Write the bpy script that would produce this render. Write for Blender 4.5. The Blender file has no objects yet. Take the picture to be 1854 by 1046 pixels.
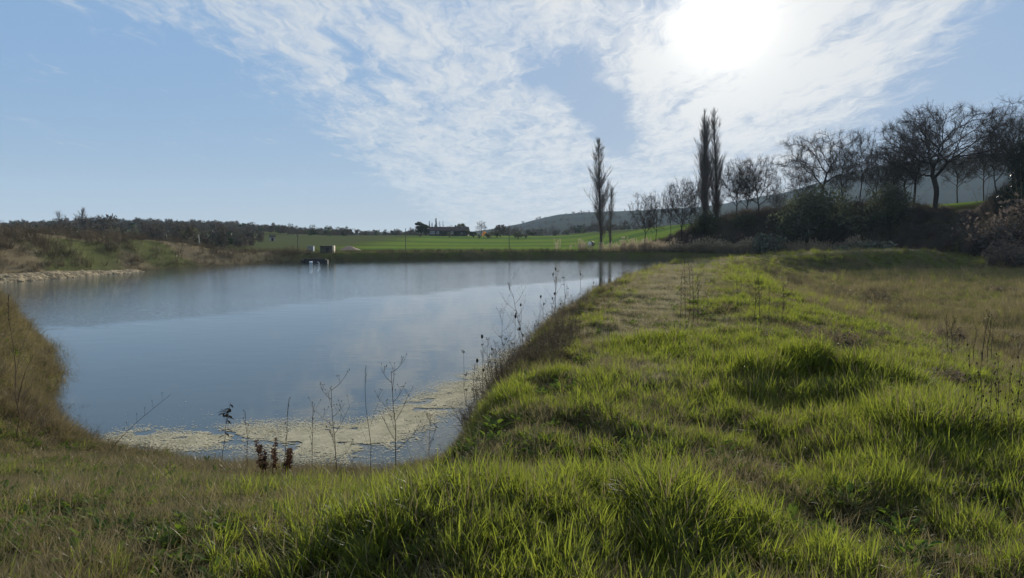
import bpy, bmesh, math, random
import numpy as np
from mathutils import Vector, Matrix, Euler
from mathutils.geometry import tessellate_polygon

R = math.radians
scene = bpy.context.scene
col = scene.collection

# ------------------------------------------------------------------ camera
EYE = 3.4                      # eye height above the pond's water
FPX = 1230.0                   # focal length in pixels of the 1854 px wide photograph
PITCH = 0.0739
cam_d = bpy.data.cameras.new('camera')
cam_d.sensor_width = 36.0
cam_d.lens = 36.0 * FPX / 1854.0
cam_d.clip_start = 0.05
cam_d.clip_end = 12000.0
cam = bpy.data.objects.new('camera', cam_d)
cam.location = (0, 0, EYE)
cam.rotation_euler = (math.pi / 2 - PITCH, 0, 0)
col.objects.link(cam)
scene.camera = cam

# ------------------------------------------------------------------ exposure
vs = scene.view_settings
vs.view_transform = 'Standard'
vs.look = 'None'
vs.gamma = 1.0
vs.exposure = 0.36
vs.use_curve_mapping = False
scene.cycles.max_bounces = 7
scene.cycles.diffuse_bounces = 3
scene.cycles.glossy_bounces = 3
scene.cycles.transmission_bounces = 4
scene.cycles.volume_bounces = 0
scene.cycles.transparent_max_bounces = 6
scene.cycles.sample_clamp_indirect = 6.0
scene.cycles.use_denoising = True
scene.cycles.denoiser = "OPENIMAGEDENOISE"
scene.cycles.denoising_prefilter = "ACCURATE"

# ------------------------------------------------------------------ sun
SUN_AZ, SUN_EL = R(16.85), R(16.9)
sdir = Vector((math.sin(SUN_AZ) * math.cos(SUN_EL), math.cos(SUN_AZ) * math.cos(SUN_EL), math.sin(SUN_EL)))
sun_d = bpy.data.lights.new('sun', 'SUN')
sun_d.energy = 5.0
sun_d.angle = R(0.6)
sun_d.color = (1.0, 0.93, 0.80)
sun = bpy.data.objects.new('sun', sun_d)
sun.rotation_euler = sdir.to_track_quat('Z', 'Y').to_euler()
sun.location = sdir * 50
col.objects.link(sun)

# ------------------------------------------------------------------ node helper: arithmetic on sockets
class X:
    nt = None
    def __init__(s, v): s.v = v
    @staticmethod
    def m(op, *a, clamp=False):
        n = X.nt.nodes.new('ShaderNodeMath'); n.operation = op; n.use_clamp = clamp
        for i, q in enumerate(a):
            if isinstance(q, X): X.nt.links.new(q.v, n.inputs[i])
            else: n.inputs[i].default_value = float(q)
        return X(n.outputs[0])
    def __add__(s, o): return X.m('ADD', s, o)
    __radd__ = __add__
    def __sub__(s, o): return X.m('SUBTRACT', s, o)
    def __rsub__(s, o): return X.m('SUBTRACT', o, s)
    def __mul__(s, o): return X.m('MULTIPLY', s, o)
    __rmul__ = __mul__
    def __truediv__(s, o): return X.m('DIVIDE', s, o)
    def __rtruediv__(s, o): return X.m('DIVIDE', o, s)
def xmax(a, b): return X.m('MAXIMUM', a, b)
def xmin(a, b): return X.m('MINIMUM', a, b)
def xexp(a): return X.m('EXPONENT', a)
def xclamp(a): return X.m('ADD', a, 0.0, clamp=True)
def sstep(x, a, b, lo=0.0, hi=1.0):
    n = X.nt.nodes.new('ShaderNodeMapRange'); n.interpolation_type = 'SMOOTHSTEP'
    X.nt.links.new(x.v, n.inputs['Value'])
    n.inputs['From Min'].default_value = a; n.inputs['From Max'].default_value = b
    n.inputs['To Min'].default_value = lo; n.inputs['To Max'].default_value = hi
    return X(n.outputs[0])
def xyz(vec_socket):
    n = X.nt.nodes.new('ShaderNodeSeparateXYZ'); X.nt.links.new(vec_socket, n.inputs[0])
    return X(n.outputs[0]), X(n.outputs[1]), X(n.outputs[2])
def vec(a, b, c=0.0):
    n = X.nt.nodes.new('ShaderNodeCombineXYZ')
    for i, q in enumerate((a, b, c)):
        if isinstance(q, X): X.nt.links.new(q.v, n.inputs[i])
        else: n.inputs[i].default_value = q
    return n.outputs[0]
def noise(v, scale, detail=4.0, rough=0.55, dist=0.0):
    n = X.nt.nodes.new('ShaderNodeTexNoise')
    if v is not None: X.nt.links.new(v, n.inputs['Vector'])
    n.inputs['Scale'].default_value = scale; n.inputs['Detail'].default_value = detail
    n.inputs['Roughness'].default_value = rough; n.inputs['Distortion'].default_value = dist
    return X(n.outputs['Fac'])
def mixc(f, a, b):
    n = X.nt.nodes.new('ShaderNodeMix'); n.data_type = 'RGBA'
    if isinstance(f, X): X.nt.links.new(f.v, n.inputs['Factor'])
    else: n.inputs['Factor'].default_value = f
    for q, k in ((a, 6), (b, 7)):
        if isinstance(q, (tuple, list)): n.inputs[k].default_value = tuple(q) + (1.0,) * (4 - len(q))
        else: X.nt.links.new(q, n.inputs[k])
    return n.outputs[2]
def scalec(c, f):
    n = X.nt.nodes.new('ShaderNodeVectorMath'); n.operation = 'SCALE'
    if isinstance(c, (tuple, list)): n.inputs[0].default_value = c[:3]
    else: X.nt.links.new(c, n.inputs[0])
    if isinstance(f, X): X.nt.links.new(f.v, n.inputs['Scale'])
    else: n.inputs['Scale'].default_value = f
    return n.outputs[0]
def addc(a, b):
    n = X.nt.nodes.new('ShaderNodeVectorMath'); n.operation = 'ADD'
    X.nt.links.new(a, n.inputs[0]); X.nt.links.new(b, n.inputs[1])
    return n.outputs[0]

# ------------------------------------------------------------------ sky: daylight with a sheet of cirrus
world = bpy.data.worlds.new('World'); scene.world = world
world.use_nodes = True
nt = world.node_tree; nt.nodes.clear(); X.nt = nt
sky = nt.nodes.new('ShaderNodeTexSky'); sky.sky_type = 'NISHITA'; sky.sun_disc = False
sky.sun_elevation = SUN_EL; sky.sun_rotation = SUN_AZ
sky.air_density = 1.0; sky.dust_density = 0.6; sky.ozone_density = 2.0
tc = nt.nodes.new('ShaderNodeTexCoord')
dx, dy, dz = xyz(tc.outputs['Generated'])
zz = xmax(dz, 0.0)
u = dx / (zz + 0.06); v = dy / (zz + 0.06)
ca, sa = math.cos(0.02), math.sin(0.02)
warp = noise(vec(u * 0.9, v * 0.35), 1.0, 3.0, 0.6) - 0.5
warp2 = noise(vec(u * 2.2 + 7.0, v * 1.1 + 3.0), 1.0, 3.0, 0.6) - 0.5
warp3 = noise(vec(u * 4.0 + 1.0, v * 3.0 + 9.0), 1.0, 3.0, 0.6) - 0.5
uu = u + warp * 0.6 + warp2 * 0.35
vv = v + warp2 * 0.9
band = sstep(uu, -1.62, -0.86) * sstep(uu - (vv - 2.4) * 0.33, 1.35, 1.85, 1.0, 0.0)
def blob(cu, cv, ru, rv, skew=0.0, p=u, q=v):
    a = (p + q * (-skew) - (cu - skew * cv)) / ru; b = (q - cv) / rv
    return xexp((a * a + b * b) * -1.0)
uw = u + warp2 * 0.25 + warp3 * 0.15; vw = v + warp * 1.2 + warp3 * 0.4
hole = blob(0.62, 4.35, 0.15, 1.00, 0.26, uw, vw) + blob(0.30, 3.5, 0.15, 0.5, 0.2, uw, vw) * 0.8
hole3 = blob(0.50, 2.35, 0.09, 0.22, 0.1, uw, vw) + blob(-0.25, 2.2, 0.16, 0.22, 0.2, uw, vw) * 0.8 + blob(-0.72, 3.4, 0.07, 0.7, -0.06, uw, vw) * 0.9 + blob(1.27, 2.65, 0.06, 0.35, -0.05, uw, vw) * 0.9 + blob(0.97, 3.95, 0.05, 0.35, 0.0, uw, vw)
fu = u + warp3 * 0.22; fv = v + warp3 * 0.35 + warp2 * 0.3
mid = noise(vec(fu * 1.0 + fv * 0.10, fv * 0.40), 3.4, 6.0, 0.62, 0.25)
fine = noise(vec(fu * 1.05 - fv * 0.12, fv * 0.48 + fu * 0.30), 8.5, 8.0, 0.70, 0.5)
fibre = noise(vec(fu * 2.4 + fv * 0.3, fv * 0.40 - fu * 0.7), 9.0, 5.0, 0.62, 0.3)
tex = (mid - 0.5) * 1.7 + (fine - 0.5) * 1.35 + (fibre - 0.5) * 0.85
thick = band * 0.74 - hole * 1.05 - hole3 * 0.5 + blob(0.80, 2.7, 0.5, 0.9) * 0.35 + blob(1.3, 3.6, 0.4, 1.3) * 0.40 - 0.42
dens = sstep(tex + thick, -0.28, 0.72)
# aureole of the sun in thin cloud
vm = nt.nodes.new('ShaderNodeVectorMath'); vm.operation = 'DOT_PRODUCT'
nt.links.new(tc.outputs['Generated'], vm.inputs[0]); vm.inputs[1].default_value = sdir
ang = X.m('ARCCOSINE', X.m('MINIMUM', X(vm.outputs['Value']), 0.99999)) * (180 / math.pi)
g1 = xexp(ang * (-1 / 1.25))
g2 = xexp(ang * (-1 / 4.2))
g3 = xexp(ang * (-1 / 20.0))
low = xexp(zz * (-1 / 0.065))
cloudc = scalec(mixc(g3, (0.97, 1.03, 1.08), (1.0, 0.985, 0.95)), 4.7 + g3 * 1.5)
# the clear sky: the daylight model, held back round the sun the way a hazy sheet evens it out
lum = nt.nodes.new('ShaderNodeRGBToBW'); nt.links.new(sky.outputs[0], lum.inputs[0])
skyn = scalec(sky.outputs[0], 1.55 / (1.0 + X(lum.outputs[0]) * 0.42))
skyc = mixc(0.62, skyn, (1.75, 3.10, 5.25))
skyc = mixc(low * 0.7, skyc, (4.1, 4.75, 5.0))
final = mixc(dens * 0.92 * (1.0 - low * 0.55), skyc, cloudc)
glow = scalec((1.0, 0.965, 0.87), (g1 * 15.0 + g2 * 2.1) * (dens * 0.8 + 0.2) + g3 * 0.25)
final = addc(final, glow)
bg = nt.nodes.new('ShaderNodeBackground'); bg.inputs['Strength'].default_value = 0.112
nt.links.new(final, bg.inputs['Color'])
wo = nt.nodes.new('ShaderNodeOutputWorld'); nt.links.new(bg.outputs[0], wo.inputs['Surface'])
world.cycles.sampling_method = 'MANUAL'
world.cycles.sample_map_resolution = 1024

# ================================================================== helpers
def tag(o, label=None, cat=None, group=None, kind=None):
    for k, q in (('label', label), ('category', cat), ('group', group), ('kind', kind)):
        if q: o[k] = q
    return o
def link(name, me, mats=None, parent=None):
    o = bpy.data.objects.new(name, me); col.objects.link(o)
    for m in (mats if isinstance(mats, (list, tuple)) else [mats] if mats else []): me.materials.append(m)
    if parent: o.parent = parent
    return o
def mesh_np(name, verts, faces, smooth=True, mat_idx=None):
    """verts (n,3), faces (m,k) with one k, or a list of such arrays"""
    me = bpy.data.meshes.new(name)
    verts = np.asarray(verts, np.float32)
    fl = faces if isinstance(faces, list) else [faces]
    fl = [np.asarray(f, np.int32) for f in fl if len(f)]
    nl = sum(f.size for f in fl); nf = sum(len(f) for f in fl)
    me.vertices.add(len(verts)); me.vertices.foreach_set('co', verts.ravel())
    me.loops.add(nl); me.polygons.add(nf)
    me.loops.foreach_set('vertex_index', np.concatenate([f.ravel() for f in fl]))
    tot = np.concatenate([np.full(len(f), f.shape[1], np.int32) for f in fl])
    me.polygons.foreach_set('loop_start', np.concatenate([[0], np.cumsum(tot)[:-1]]).astype(np.int32))
    me.polygons.foreach_set('use_smooth', np.full(nf, smooth))
    if mat_idx is not None: me.polygons.foreach_set('material_index', np.asarray(mat_idx, np.int32))
    me.update(calc_edges=True)
    return me
def vcol(me, name, rgb):
    a = me.attributes.new(name, 'FLOAT_COLOR', 'POINT')
    c = np.ones((len(rgb), 4), np.float32); c[:, :3] = rgb
    a.data.foreach_set('color', c.ravel())
def empty(name, loc, rz=0.0):
    o = bpy.data.objects.new(name, None); o.empty_display_size = 0.2
    o.location = loc; o.rotation_euler = (0, 0, rz); col.objects.link(o); return o
def copy_tree(o, parent=None):
    c = o.copy(); col.objects.link(c)
    if parent: c.parent = parent
    for ch in list(o.children): copy_tree(ch, c)
    return c

# lattice noise for shapes
_perm = np.random.RandomState(5).rand(4096)
def vnoise(x, y, seed=0):
    x = np.asarray(x, float) + seed * 17.31; y = np.asarray(y, float) - seed * 9.77
    xi = np.floor(x).astype(np.int64); yi = np.floor(y).astype(np.int64)
    fx = x - xi; fy = y - yi
    fx = fx * fx * fx * (fx * (fx * 6 - 15) + 10); fy = fy * fy * fy * (fy * (fy * 6 - 15) + 10)
    def h(a, b): return _perm[((a * 73856093) ^ (b * 19349663) ^ (seed * 83492791)) & 4095]
    return (h(xi, yi) * (1 - fx) + h(xi + 1, yi) * fx) * (1 - fy) + (h(xi, yi + 1) * (1 - fx) + h(xi + 1, yi + 1) * fx) * fy
def fbm(x, y, sc, oct=4, seed=0, gain=0.5):
    t = 0; a = 1; s = 0
    for k in range(oct):
        t = t + a * vnoise(np.asarray(x) * sc * 2 ** k, np.asarray(y) * sc * 2 ** k, seed + k); s += a; a *= gain
    return t / s
def ss(x, a, b):
    t = np.clip((np.asarray(x, float) - a) / (b - a), 0, 1); return t * t * (3 - 2 * t)
def catmull(P, n, closed):
    P = np.asarray(P, float); out = []
    m = len(P)
    for i in range(m if closed else m - 1):
        g = lambda k: P[k % m] if closed else P[min(max(k, 0), m - 1)]
        p0, p1, p2, p3 = g(i - 1), g(i), g(i + 1), g(i + 2)
        for t in np.arange(n) / n:
            out.append(0.5 * (2 * p1 + (p2 - p0) * t + (2 * p0 - 5 * p1 + 4 * p2 - p3) * t * t + (3 * p1 - p0 - 3 * p2 + p3) * t ** 3))
    if not closed: out.append(P[-1])
    return np.array(out)
def seg_dist(x, y, L, closed):
    """distance to a polyline, the side (+ right of travel) and the parameter of the nearest point"""
    x = np.asarray(x, float).ravel(); y = np.asarray(y, float).ravel()
    best = np.full(x.shape, 1e9); side = np.zeros(x.shape); par = np.zeros(x.shape)
    n = len(L); k = n if closed else n - 1
    for i in range(k):
        a = L[i]; b = L[(i + 1) % n]; d = b - a; l2 = d @ d + 1e-12
        t = np.clip(((x - a[0]) * d[0] + (y - a[1]) * d[1]) / l2, 0, 1)
        ex = x - a[0] - t * d[0]; ey = y - a[1] - t * d[1]
        dd = ex * ex + ey * ey; m = dd < best
        best[m] = dd[m]; side[m] = np.sign(ex * d[1] - ey * d[0])[m]; par[m] = (i + t[m]) / k
    return np.sqrt(best), side, par
def inside(x, y, L):
    x = np.asarray(x, float).ravel(); y = np.asarray(y, float).ravel()
    c = np.zeros(x.shape, bool); n = len(L)
    for i in range(n):
        x1, y1 = L[i]; x2, y2 = L[(i + 1) % n]
        m = ((y1 > y) != (y2 > y))
        xx = (x2 - x1) * (y - y1) / (y2 - y1 + 1e-12) + x1
        c ^= m & (x < xx)
    return c

# ================================================================== lie of the land (metres; water at z = 0)
AXIS = catmull([(0.6, -8), (0.9, 0), (1.35, 6.7), (2.2, 11), (3.9, 18), (6.4, 27), (9.6, 38), (14, 51), (20, 62.5), (28, 70), (36, 73.5), (43, 75), (48, 77)], 5, False)
SHORE = catmull([(-1.2, 10.0), (-0.9, 13.2), (-0.1, 17), (1.2, 22), (3.0, 29), (5.6, 38), (9.4, 50), (15.5, 63.5), (24.5, 74), (34, 79), (43, 82), (50, 87), (49, 92.5),
                 (40, 97), (30, 102), (18, 109.5), (7, 114), (-10, 108), (-20, 103), (-26, 99), (-31, 95), (-36, 84), (-38.5, 70), (-39, 58), (-40.5, 50), (-47, 42), (-50, 35), (-42, 31),
                 (-30, 28.5), (-21, 26.2), (-15.6, 23.0), (-12.0, 18.8), (-9.5, 15), (-8.0, 12.6), (-6.2, 10.9), (-3.4, 9.8)], 5, True)
def az_px(x, y): return 927 + FPX * np.asarray(x) / np.maximum(np.asarray(y), 1e-3)
SKY_PX = [-1500, -600, -300, 0, 100, 200, 300, 400, 500, 600, 700, 800, 900, 960, 1010, 1060, 1100, 1150, 1250, 1350, 1400, 1550, 1660, 1750, 1854, 2200, 3500]
SKY_Y = [400, 418, 418, 413, 410, 405, 410, 414, 420, 426, 428, 426, 414, 403, 394, 389, 386, 384, 380, 366, 355, 312, 296, 285, 283, 300, 380]
def height(x, y, lumps=True):
    shp = np.shape(x); x = np.asarray(x, float).ravel(); y = np.asarray(y, float).ravel()
    r = np.hypot(x, y)
    # plain and fields
    z = 1.25 + 3.2 * ss(y, 125, 290) + 1.2 * (fbm(x, y, 1 / 60., 3, 3) - 0.5) * ss(y, 120, 200)
    # low meadow to the right of the dam, rising to the bank under the trees
    mead = -0.35 + 0.3 * ss(y, 30, 60) + 1.2 * ss(y, 62, 86) + 0.5 * (fbm(x, y, 1 / 9., 3, 8) - 0.5)
    kx = np.interp(x, [15, 22, 30, 40, 52, 62, 75, 100, 160, 400], [0.2, 0.9, 3.0, 5.0, 6.0, 6.6, 8.2, 9.0, 8.0, 6.0])
    ds0, _, _ = seg_dist(x, y, SHORE, True)
    knoll = kx * ss(y, 84, 104) * np.where(x < 66, ss(ds0, 4.0, 13.0), 1) * (1 - 0.55 * ss(y, 150, 260))
    da, sa_, pa = seg_dist(x, y, AXIS, False)
    right = (sa_ > 0)
    # right of the axis and before the far bank
    wmead = ss(x - np.interp(y, [0, 30, 60, 75, 85, 110], [3, 10, 20, 30, 44, 70]), 0, 6) * (1 - ss(y, 86, 118))
    z = z * (1 - wmead) + mead * wmead + knoll
    # rough bank along the left shore
    dl = -39 - x
    lb = ss(dl, -2, 5) * (1 - ss(y, 88, 104)) * ss(y, 20, 34)
    z = z + lb * (1.5 + 0.9 * ss(y, 75, 45) + 0.7 * (fbm(x, y, 1 / 7., 4, 12) - 0.3))
    z = z + 1.2 * ss(y, 26, 34) * ss(dl, 3, 14) * (1 - ss(y, 75, 110))
    # the grass dam
    crest = 1.75 - 0.30 * ss(pa, 0.30, 0.60) + 0.65 * ss(pa, 0.68, 0.88) - 0.9 * ss(pa, 0.955, 1.0) + 0.25 * (fbm(x, y, 1 / 5., 3, 21) - 0.5)
    out_w = np.interp(pa, [0, 0.35, 0.6, 0.75, 1], [15, 11, 7.5, 5.0, 4.0])
    s = np.where(right, da, -da)
    fall = ss(s, 1.5, 1.5 + out_w)
    zd = crest * (1 - fall) + np.minimum(z, mead) * fall
    isdam = (1 - ss(da, 1.5 + out_w, 2.5 + out_w))
    endcut = ss(np.hypot(x - 48, y - 77), 1.0, 6.0)
    isdam = np.where(pa > 0.999, isdam * 0, isdam)
    z = np.where(isdam > 0, np.maximum(zd, np.where(right, mead, zd)) * isdam + z * (1 - isdam), z)
    # plateau the camera stands on
    near = (1 - ss(y - 0.12 * np.abs(x), 7, 15)) * (1 - ss(x, 2.0, 11))
    z = z * (1 - near) + (1.78 + 0.22 * (fbm(x, y, 1 / 4., 3, 31) - 0.5) - 0.10 * ss(x, 2.5, 7)) * near
    lef = ss(-x, 8, 14) * (1 - ss(y, 22, 30)) * ss(y, -5, 8)
    z = z + lef * (0.5)
    # hills
    ap = az_px(x, y); ap = np.where(y > 1, ap, -1500)
    ye = np.interp(ap, SKY_PX, SKY_Y)
    ang = np.maximum(432 - ye, 0) / FPX
    R0 = np.interp(ap, [500, 900], [520, 1500])
    yy = np.maximum(y, 1)
    ridge = R0 * ang * (0.86 + 0.14 * fbm(x, y, 1 / 90., 3, 41))
    ramp = ss(yy, R0 * 0.33, R0) * (1 - 0.5 * ss(yy, R0, R0 * 1.8))
    z = z + np.where(y > 60, ridge * ramp, 0)
    z = z * (1 - 0.0 * r)
    # lumps and tussocks
    if lumps:
        w = 1 - ss(r, 60, 130)
        a = fbm(x, y, 1 / 1.25, 4, 51, .62)
        b = fbm(x, y, 1 / 0.45, 2, 61)
        amp = 0.17 + 0.30 * ss(s, 5, 14) * right
        z = z + w * (amp * (a - 0.5) * 1.6 + 0.09 * (b - 0.5))
        g = lambda cx, cy, rx, ry: np.exp(-((x - cx) / rx) ** 2 - ((y - cy) / ry) ** 2)
        z = z + .15 * g(3.3, 7.7, 1.5, .9) * ss(fbm(x, y, 1 / .8, 3, 131), .42, .62) - .10 * g(3.0, 6.3, 1.0, .45) + .09 * g(1.2, 4.3, .5, .9) - .14 * g(.62, 3.7, .14, 1.3) - .12 * g(-.2, 4.9, .9, .3) + .06 * g(-.4, 3.6, .8, .5) - .12 * g(2.1, 5.0, .5, .5) + .12 * g(2.3, 9.9, .9, .8) * ss(fbm(x, y, 1 / .7, 3, 133), .42, .62)
    # the pond
    ds, _, _ = seg_dist(x, y, SHORE, True)
    ins = inside(x, y, SHORE)
    d = np.where(ins, -ds, ds) + 0.55 * (fbm(x, y, 1 / 1.6, 3, 71) - 0.5) * ss(r, 5, 12) * (1 + 1.2 * ss(-x, 30, 38))
    sl = ss(-x - 0.35 + 0.06 * y, 0.0, 0.95) * (1 - ss(y, 24, 32)) * ss(12 - x * 1.5 - y, 0, 4)
    z = np.where(d > 0, z * (1 - sl) + np.minimum(z, 0.0 + (0.30 + 0.6 * ss(-x, 5.5, 9)) * d + 0.12 * (fbm(x, y, 1 / 0.9, 3, 77) - 0.5)) * sl, z)
    wbank = 1.9 - 1.2 * sl * (1 - ss(-x, 6, 9)) + 5.0 * ss(-x, 28, 37) * ss(y, 34, 46) + 1.2 * (vnoise(x / 3, y / 3, 4) - 0.5) * ss(r, 30, 60)
    z = np.where(d > 0, np.maximum(z, 0.25), z)
    pr = ss(d, -0.25, wbank)
    # left: a small washed-out clay cliff at the water, then a slope
    cliff = 0 * ss(-x, 30, 37) * ss(y, 34, 44) * (1 - ss(y, 66, 72)) * ss(d, 0.0, 0.5) * (0.45 + 0.55 * vnoise(x / 0.8, y / 0.8, 14))
    zl = -0.35 + (z + 0.35) * pr
    zl = np.where(cliff > 0.03, np.maximum(zl, np.minimum(cliff, z)), zl)
    z = np.where(d < -0.25, -0.35 - 0.5 * ss(-d, 0.25, 4), zl)
    return z.reshape(shp)
def ground_z(x, y): return float(height(np.array([x]), np.array([y]))[0])
_cp, _sp = math.cos(PITCH), math.sin(PITCH)
def ray(px, py):
    xc = (px - 927) / FPX; yc = (523 - py) / FPX
    return np.array([xc, _cp + yc * _sp, yc * _cp - _sp])
def hit(px, py, zplane=None, near=1.2, far=400):
    """where the sight line through a point of the photograph meets the land (or a level)"""
    d = ray(px, py)
    if zplane is not None:
        t = (zplane - EYE) / d[2]; return (d[0] * t, d[1] * t, zplane)
    t = near * (far / near) ** (np.arange(1500) / 1499.0)
    p = d[None, :] * t[:, None]; p[:, 2] += EYE
    hz = height(p[:, 0], p[:, 1], lumps=False)
    k = np.argmax(p[:, 2] < hz + 0.02)
    return (p[k, 0], p[k, 1], ground_z(p[k, 0], p[k, 1]))
def stand(px, dist):
    """a point of the land at a distance, on the bearing of a column of the photograph"""
    x = (px - 927) / FPX * dist; return (x, dist, ground_z(x, dist))
def top_z(py, dist):
    d = ray(927, py); return EYE + d[2] / d[1] * dist

# ------------------------------------------------------------------ ground sheet
th = np.concatenate([np.linspace(-180, -62, 50)[:-1], np.linspace(-62, 62, 380), np.linspace(62, 180, 50)[1:]])
th = np.radians(th)
rr = 0.35 * (2600 / 0.35) ** (np.arange(620) / 619.0)
TH, RR = np.meshgrid(th, rr)
gx = (RR * np.sin(TH)).ravel(); gy = (RR * np.cos(TH)).ravel()
gz = height(gx, gy)
ntn, nr = len(th), len(rr)
I = np.arange(nr * ntn).reshape(nr, ntn)
q = np.stack([I[:-1, :-1], I[:-1, 1:], I[1:, 1:], I[1:, :-1]], -1).reshape(-1, 4)[:, ::-1]
cvert = np.array([[0, 0, ground_z(0, 0)]]); ci = len(gx)
cap = np.stack([np.full(ntn - 1, ci), I[0, :-1], I[0, 1:]], -1)[:, ::-1]
gv = np.concatenate([np.stack([gx, gy, gz], 1), cvert])
me = mesh_np('ground', gv, [q, cap])

def zones(x, y, z=None):
    """what grows where: weights used for the ground's own colour and for the plants"""
    da, sa_, pa = seg_dist(x, y, AXIS, False)
    ds, _, _ = seg_dist(x, y, SHORE, True); ins = inside(x, y, SHORE)
    d = np.where(ins, -ds, ds)
    s = np.where(sa_ > 0, da, -da)
    n1 = fbm(x, y, 1 / 1.3, 3, 81); n2 = fbm(x, y, 1 / 4.5, 3, 91); n3 = fbm(x, y, 1 / 18., 3, 95)
    r = np.hypot(x, y)
    field = ss(y, 121, 127) * ss(x, -45, -28) * (1 - ss(x + 0.15 * y, 60, 70)) * (1 - ss(y, 262, 285))
    path = np.exp(-((s + 0.1 + 0.5 * (n2 - 0.5)) / (0.55 + 0.012 * y)) ** 2) * ss(y, 4.5, 7)
    pale = np.exp(-((s + 0.2) / (1.1 + 0.02 * y)) ** 2) * ss(y, 7.5, 11) * (1 - ss(y, 45, 60))
    leftbank = ss(-x, 28, 38) * (1 - ss(y, 98, 112)) * ss(y, 18, 30)
    meadow = ss(s, 5.0, 9.0) * ss(x, 3, 7) * (1 - ss(y, 84, 92))
    rim = (1 - ss(d, 1.2, 2.8)) * (d > 0)
    nearleft = ss(-x, 0.6, 2.6) * (1 - ss(y, 26, 32))
    return dict(d=d, s=s, da=da, n1=n1, n2=n2, n3=n3, field=field, path=path, pale=pale, leftbank=leftbank, meadow=meadow, rim=rim, nearleft=nearleft, r=r, pa=pa)
Z = zones(gv[:, 0], gv[:, 1])
def lerp(a, b, t): return a + (np.asarray(b) - a) * np.asarray(t)[:, None]
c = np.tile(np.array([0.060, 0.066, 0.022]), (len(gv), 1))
c = lerp(c, (0.032, 0.030, 0.015), (1 - ss(Z['r'], 14, 30)) * .8)  # near soil coloured darker to deepen the shade in gaps between tufts
c = lerp(c, (0.085, 0.068, 0.040), ss(Z['n1'], 0.45, 0.7) * 0.6)
c = lerp(c, (0.15, 0.13, 0.075), Z['path'] * 0.8)
c = lerp(c, (0.085, 0.088, 0.034), Z['meadow'] * 0.7)
c = lerp(c, (0.115, 0.100, 0.052), Z['meadow'] * ss(Z['n2'], 0.5, 0.68) * 0.7)
lbc = lerp(np.tile(np.array([0.150, 0.120, 0.074]), (len(gv), 1)), (0.085, 0.090, 0.038), ss(fbm(gv[:, 0], gv[:, 1], 1 / 6., 3, 33), 0.5, 0.62))
c = c * (1 - Z['leftbank'][:, None]) + lbc * Z['leftbank'][:, None]
clay = 0.55 * ss(-gv[:, 0], 28, 34) * ss(gv[:, 1], 30, 40) * (1 - ss(gv[:, 2] + 0.6 * (Z['n1'] - 0.5), 0.75, 1.0)) * (1 - ss(gv[:, 1], 62, 70) * 0.85) * (1 - ss(Z['d'] + 1.2 * (Z['n2'] - .5), 0.7, 1.3)) * (Z['d'] > -2)
c = lerp(c, (0.34, 0.27, 0.165), clay * (.5 + .5 * ss(fbm(gv[:, 0], gv[:, 1], 1 / .5, 3, 7), .35, .55)))
far = ss(gv[:, 1], 125, 150)
c = lerp(c, (0.075, 0.085, 0.040), far * (1 - Z['field']))
c = lerp(c, (0.034, 0.042, 0.036), ss(gv[:, 1], 420, 620) * ss(az_px(gv[:, 0], np.maximum(gv[:, 1], 1)), 800, 900))
strip = 0.5 + 0.5 * np.sin(gv[:, 1] * 0.16 + gv[:, 0] * 0.03 + 3 * fbm(gv[:, 0], gv[:, 1], 1 / 60., 2, 17))
fc = lerp(np.tile(np.array([0.120, 0.165, 0.034]), (len(gv), 1)), (0.078, 0.122, 0.036), ss(strip, 0.5, 0.8))
c = c * (1 - Z['field'][:, None]) + fc * Z['field'][:, None]
knollg = ss(gv[:, 0], 62, 70) * ss(gv[:, 1], 100, 106) * (1 - ss(gv[:, 1], 130, 150))
c = lerp(c, (0.11, 0.16, 0.035), knollg)
wood = ss(fbm(gv[:, 0], gv[:, 1], 1 / 120., 4, 55), 0.45, 0.55) * ss(gv[:, 1], 380, 520)
c = lerp(c, (0.050, 0.056, 0.040), wood * 0.5)
mud = (1 - ss(gv[:, 2], -0.05, 0.30)) * (1 - clay)
c = lerp(c, (0.055, 0.048, 0.030), mud)
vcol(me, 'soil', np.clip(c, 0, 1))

def new_mat(name):
    m = bpy.data.materials.new(name); m.use_nodes = True
    m.node_tree.nodes.clear(); X.nt = m.node_tree
    return m, m.node_tree
def out_surface(nt, sh):
    o = nt.nodes.new('ShaderNodeOutputMaterial'); nt.links.new(sh, o.inputs['Surface']); return o
def attr_color(nt, name):
    a = nt.nodes.new('ShaderNodeAttribute'); a.attribute_name = name; return a.outputs['Color']
def principled(nt, color, rough=0.9, spec=0.2, normal=None):
    b = nt.nodes.new('ShaderNodeBsdfPrincipled')
    if isinstance(color, (tuple, list)): b.inputs['Base Color'].default_value = tuple(color) + (1,)
    else: nt.links.new(color, b.inputs['Base Color'])
    if isinstance(rough, X): nt.links.new(rough.v, b.inputs['Roughness'])
    else: b.inputs['Roughness'].default_value = rough
    b.inputs['Specular IOR Level'].default_value = spec
    if normal is not None: nt.links.new(normal, b.inputs['Normal'])
    return b
def bump(nt, h, strength, dist):
    b = nt.nodes.new('ShaderNodeBump'); b.inputs['Strength'].default_value = strength; b.inputs['Distance'].default_value = dist
    nt.links.new(h.v, b.inputs['Height']); return b.outputs[0]
def world_pos(nt):
    return nt.nodes.new('ShaderNodeNewGeometry').outputs['Position']

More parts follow.
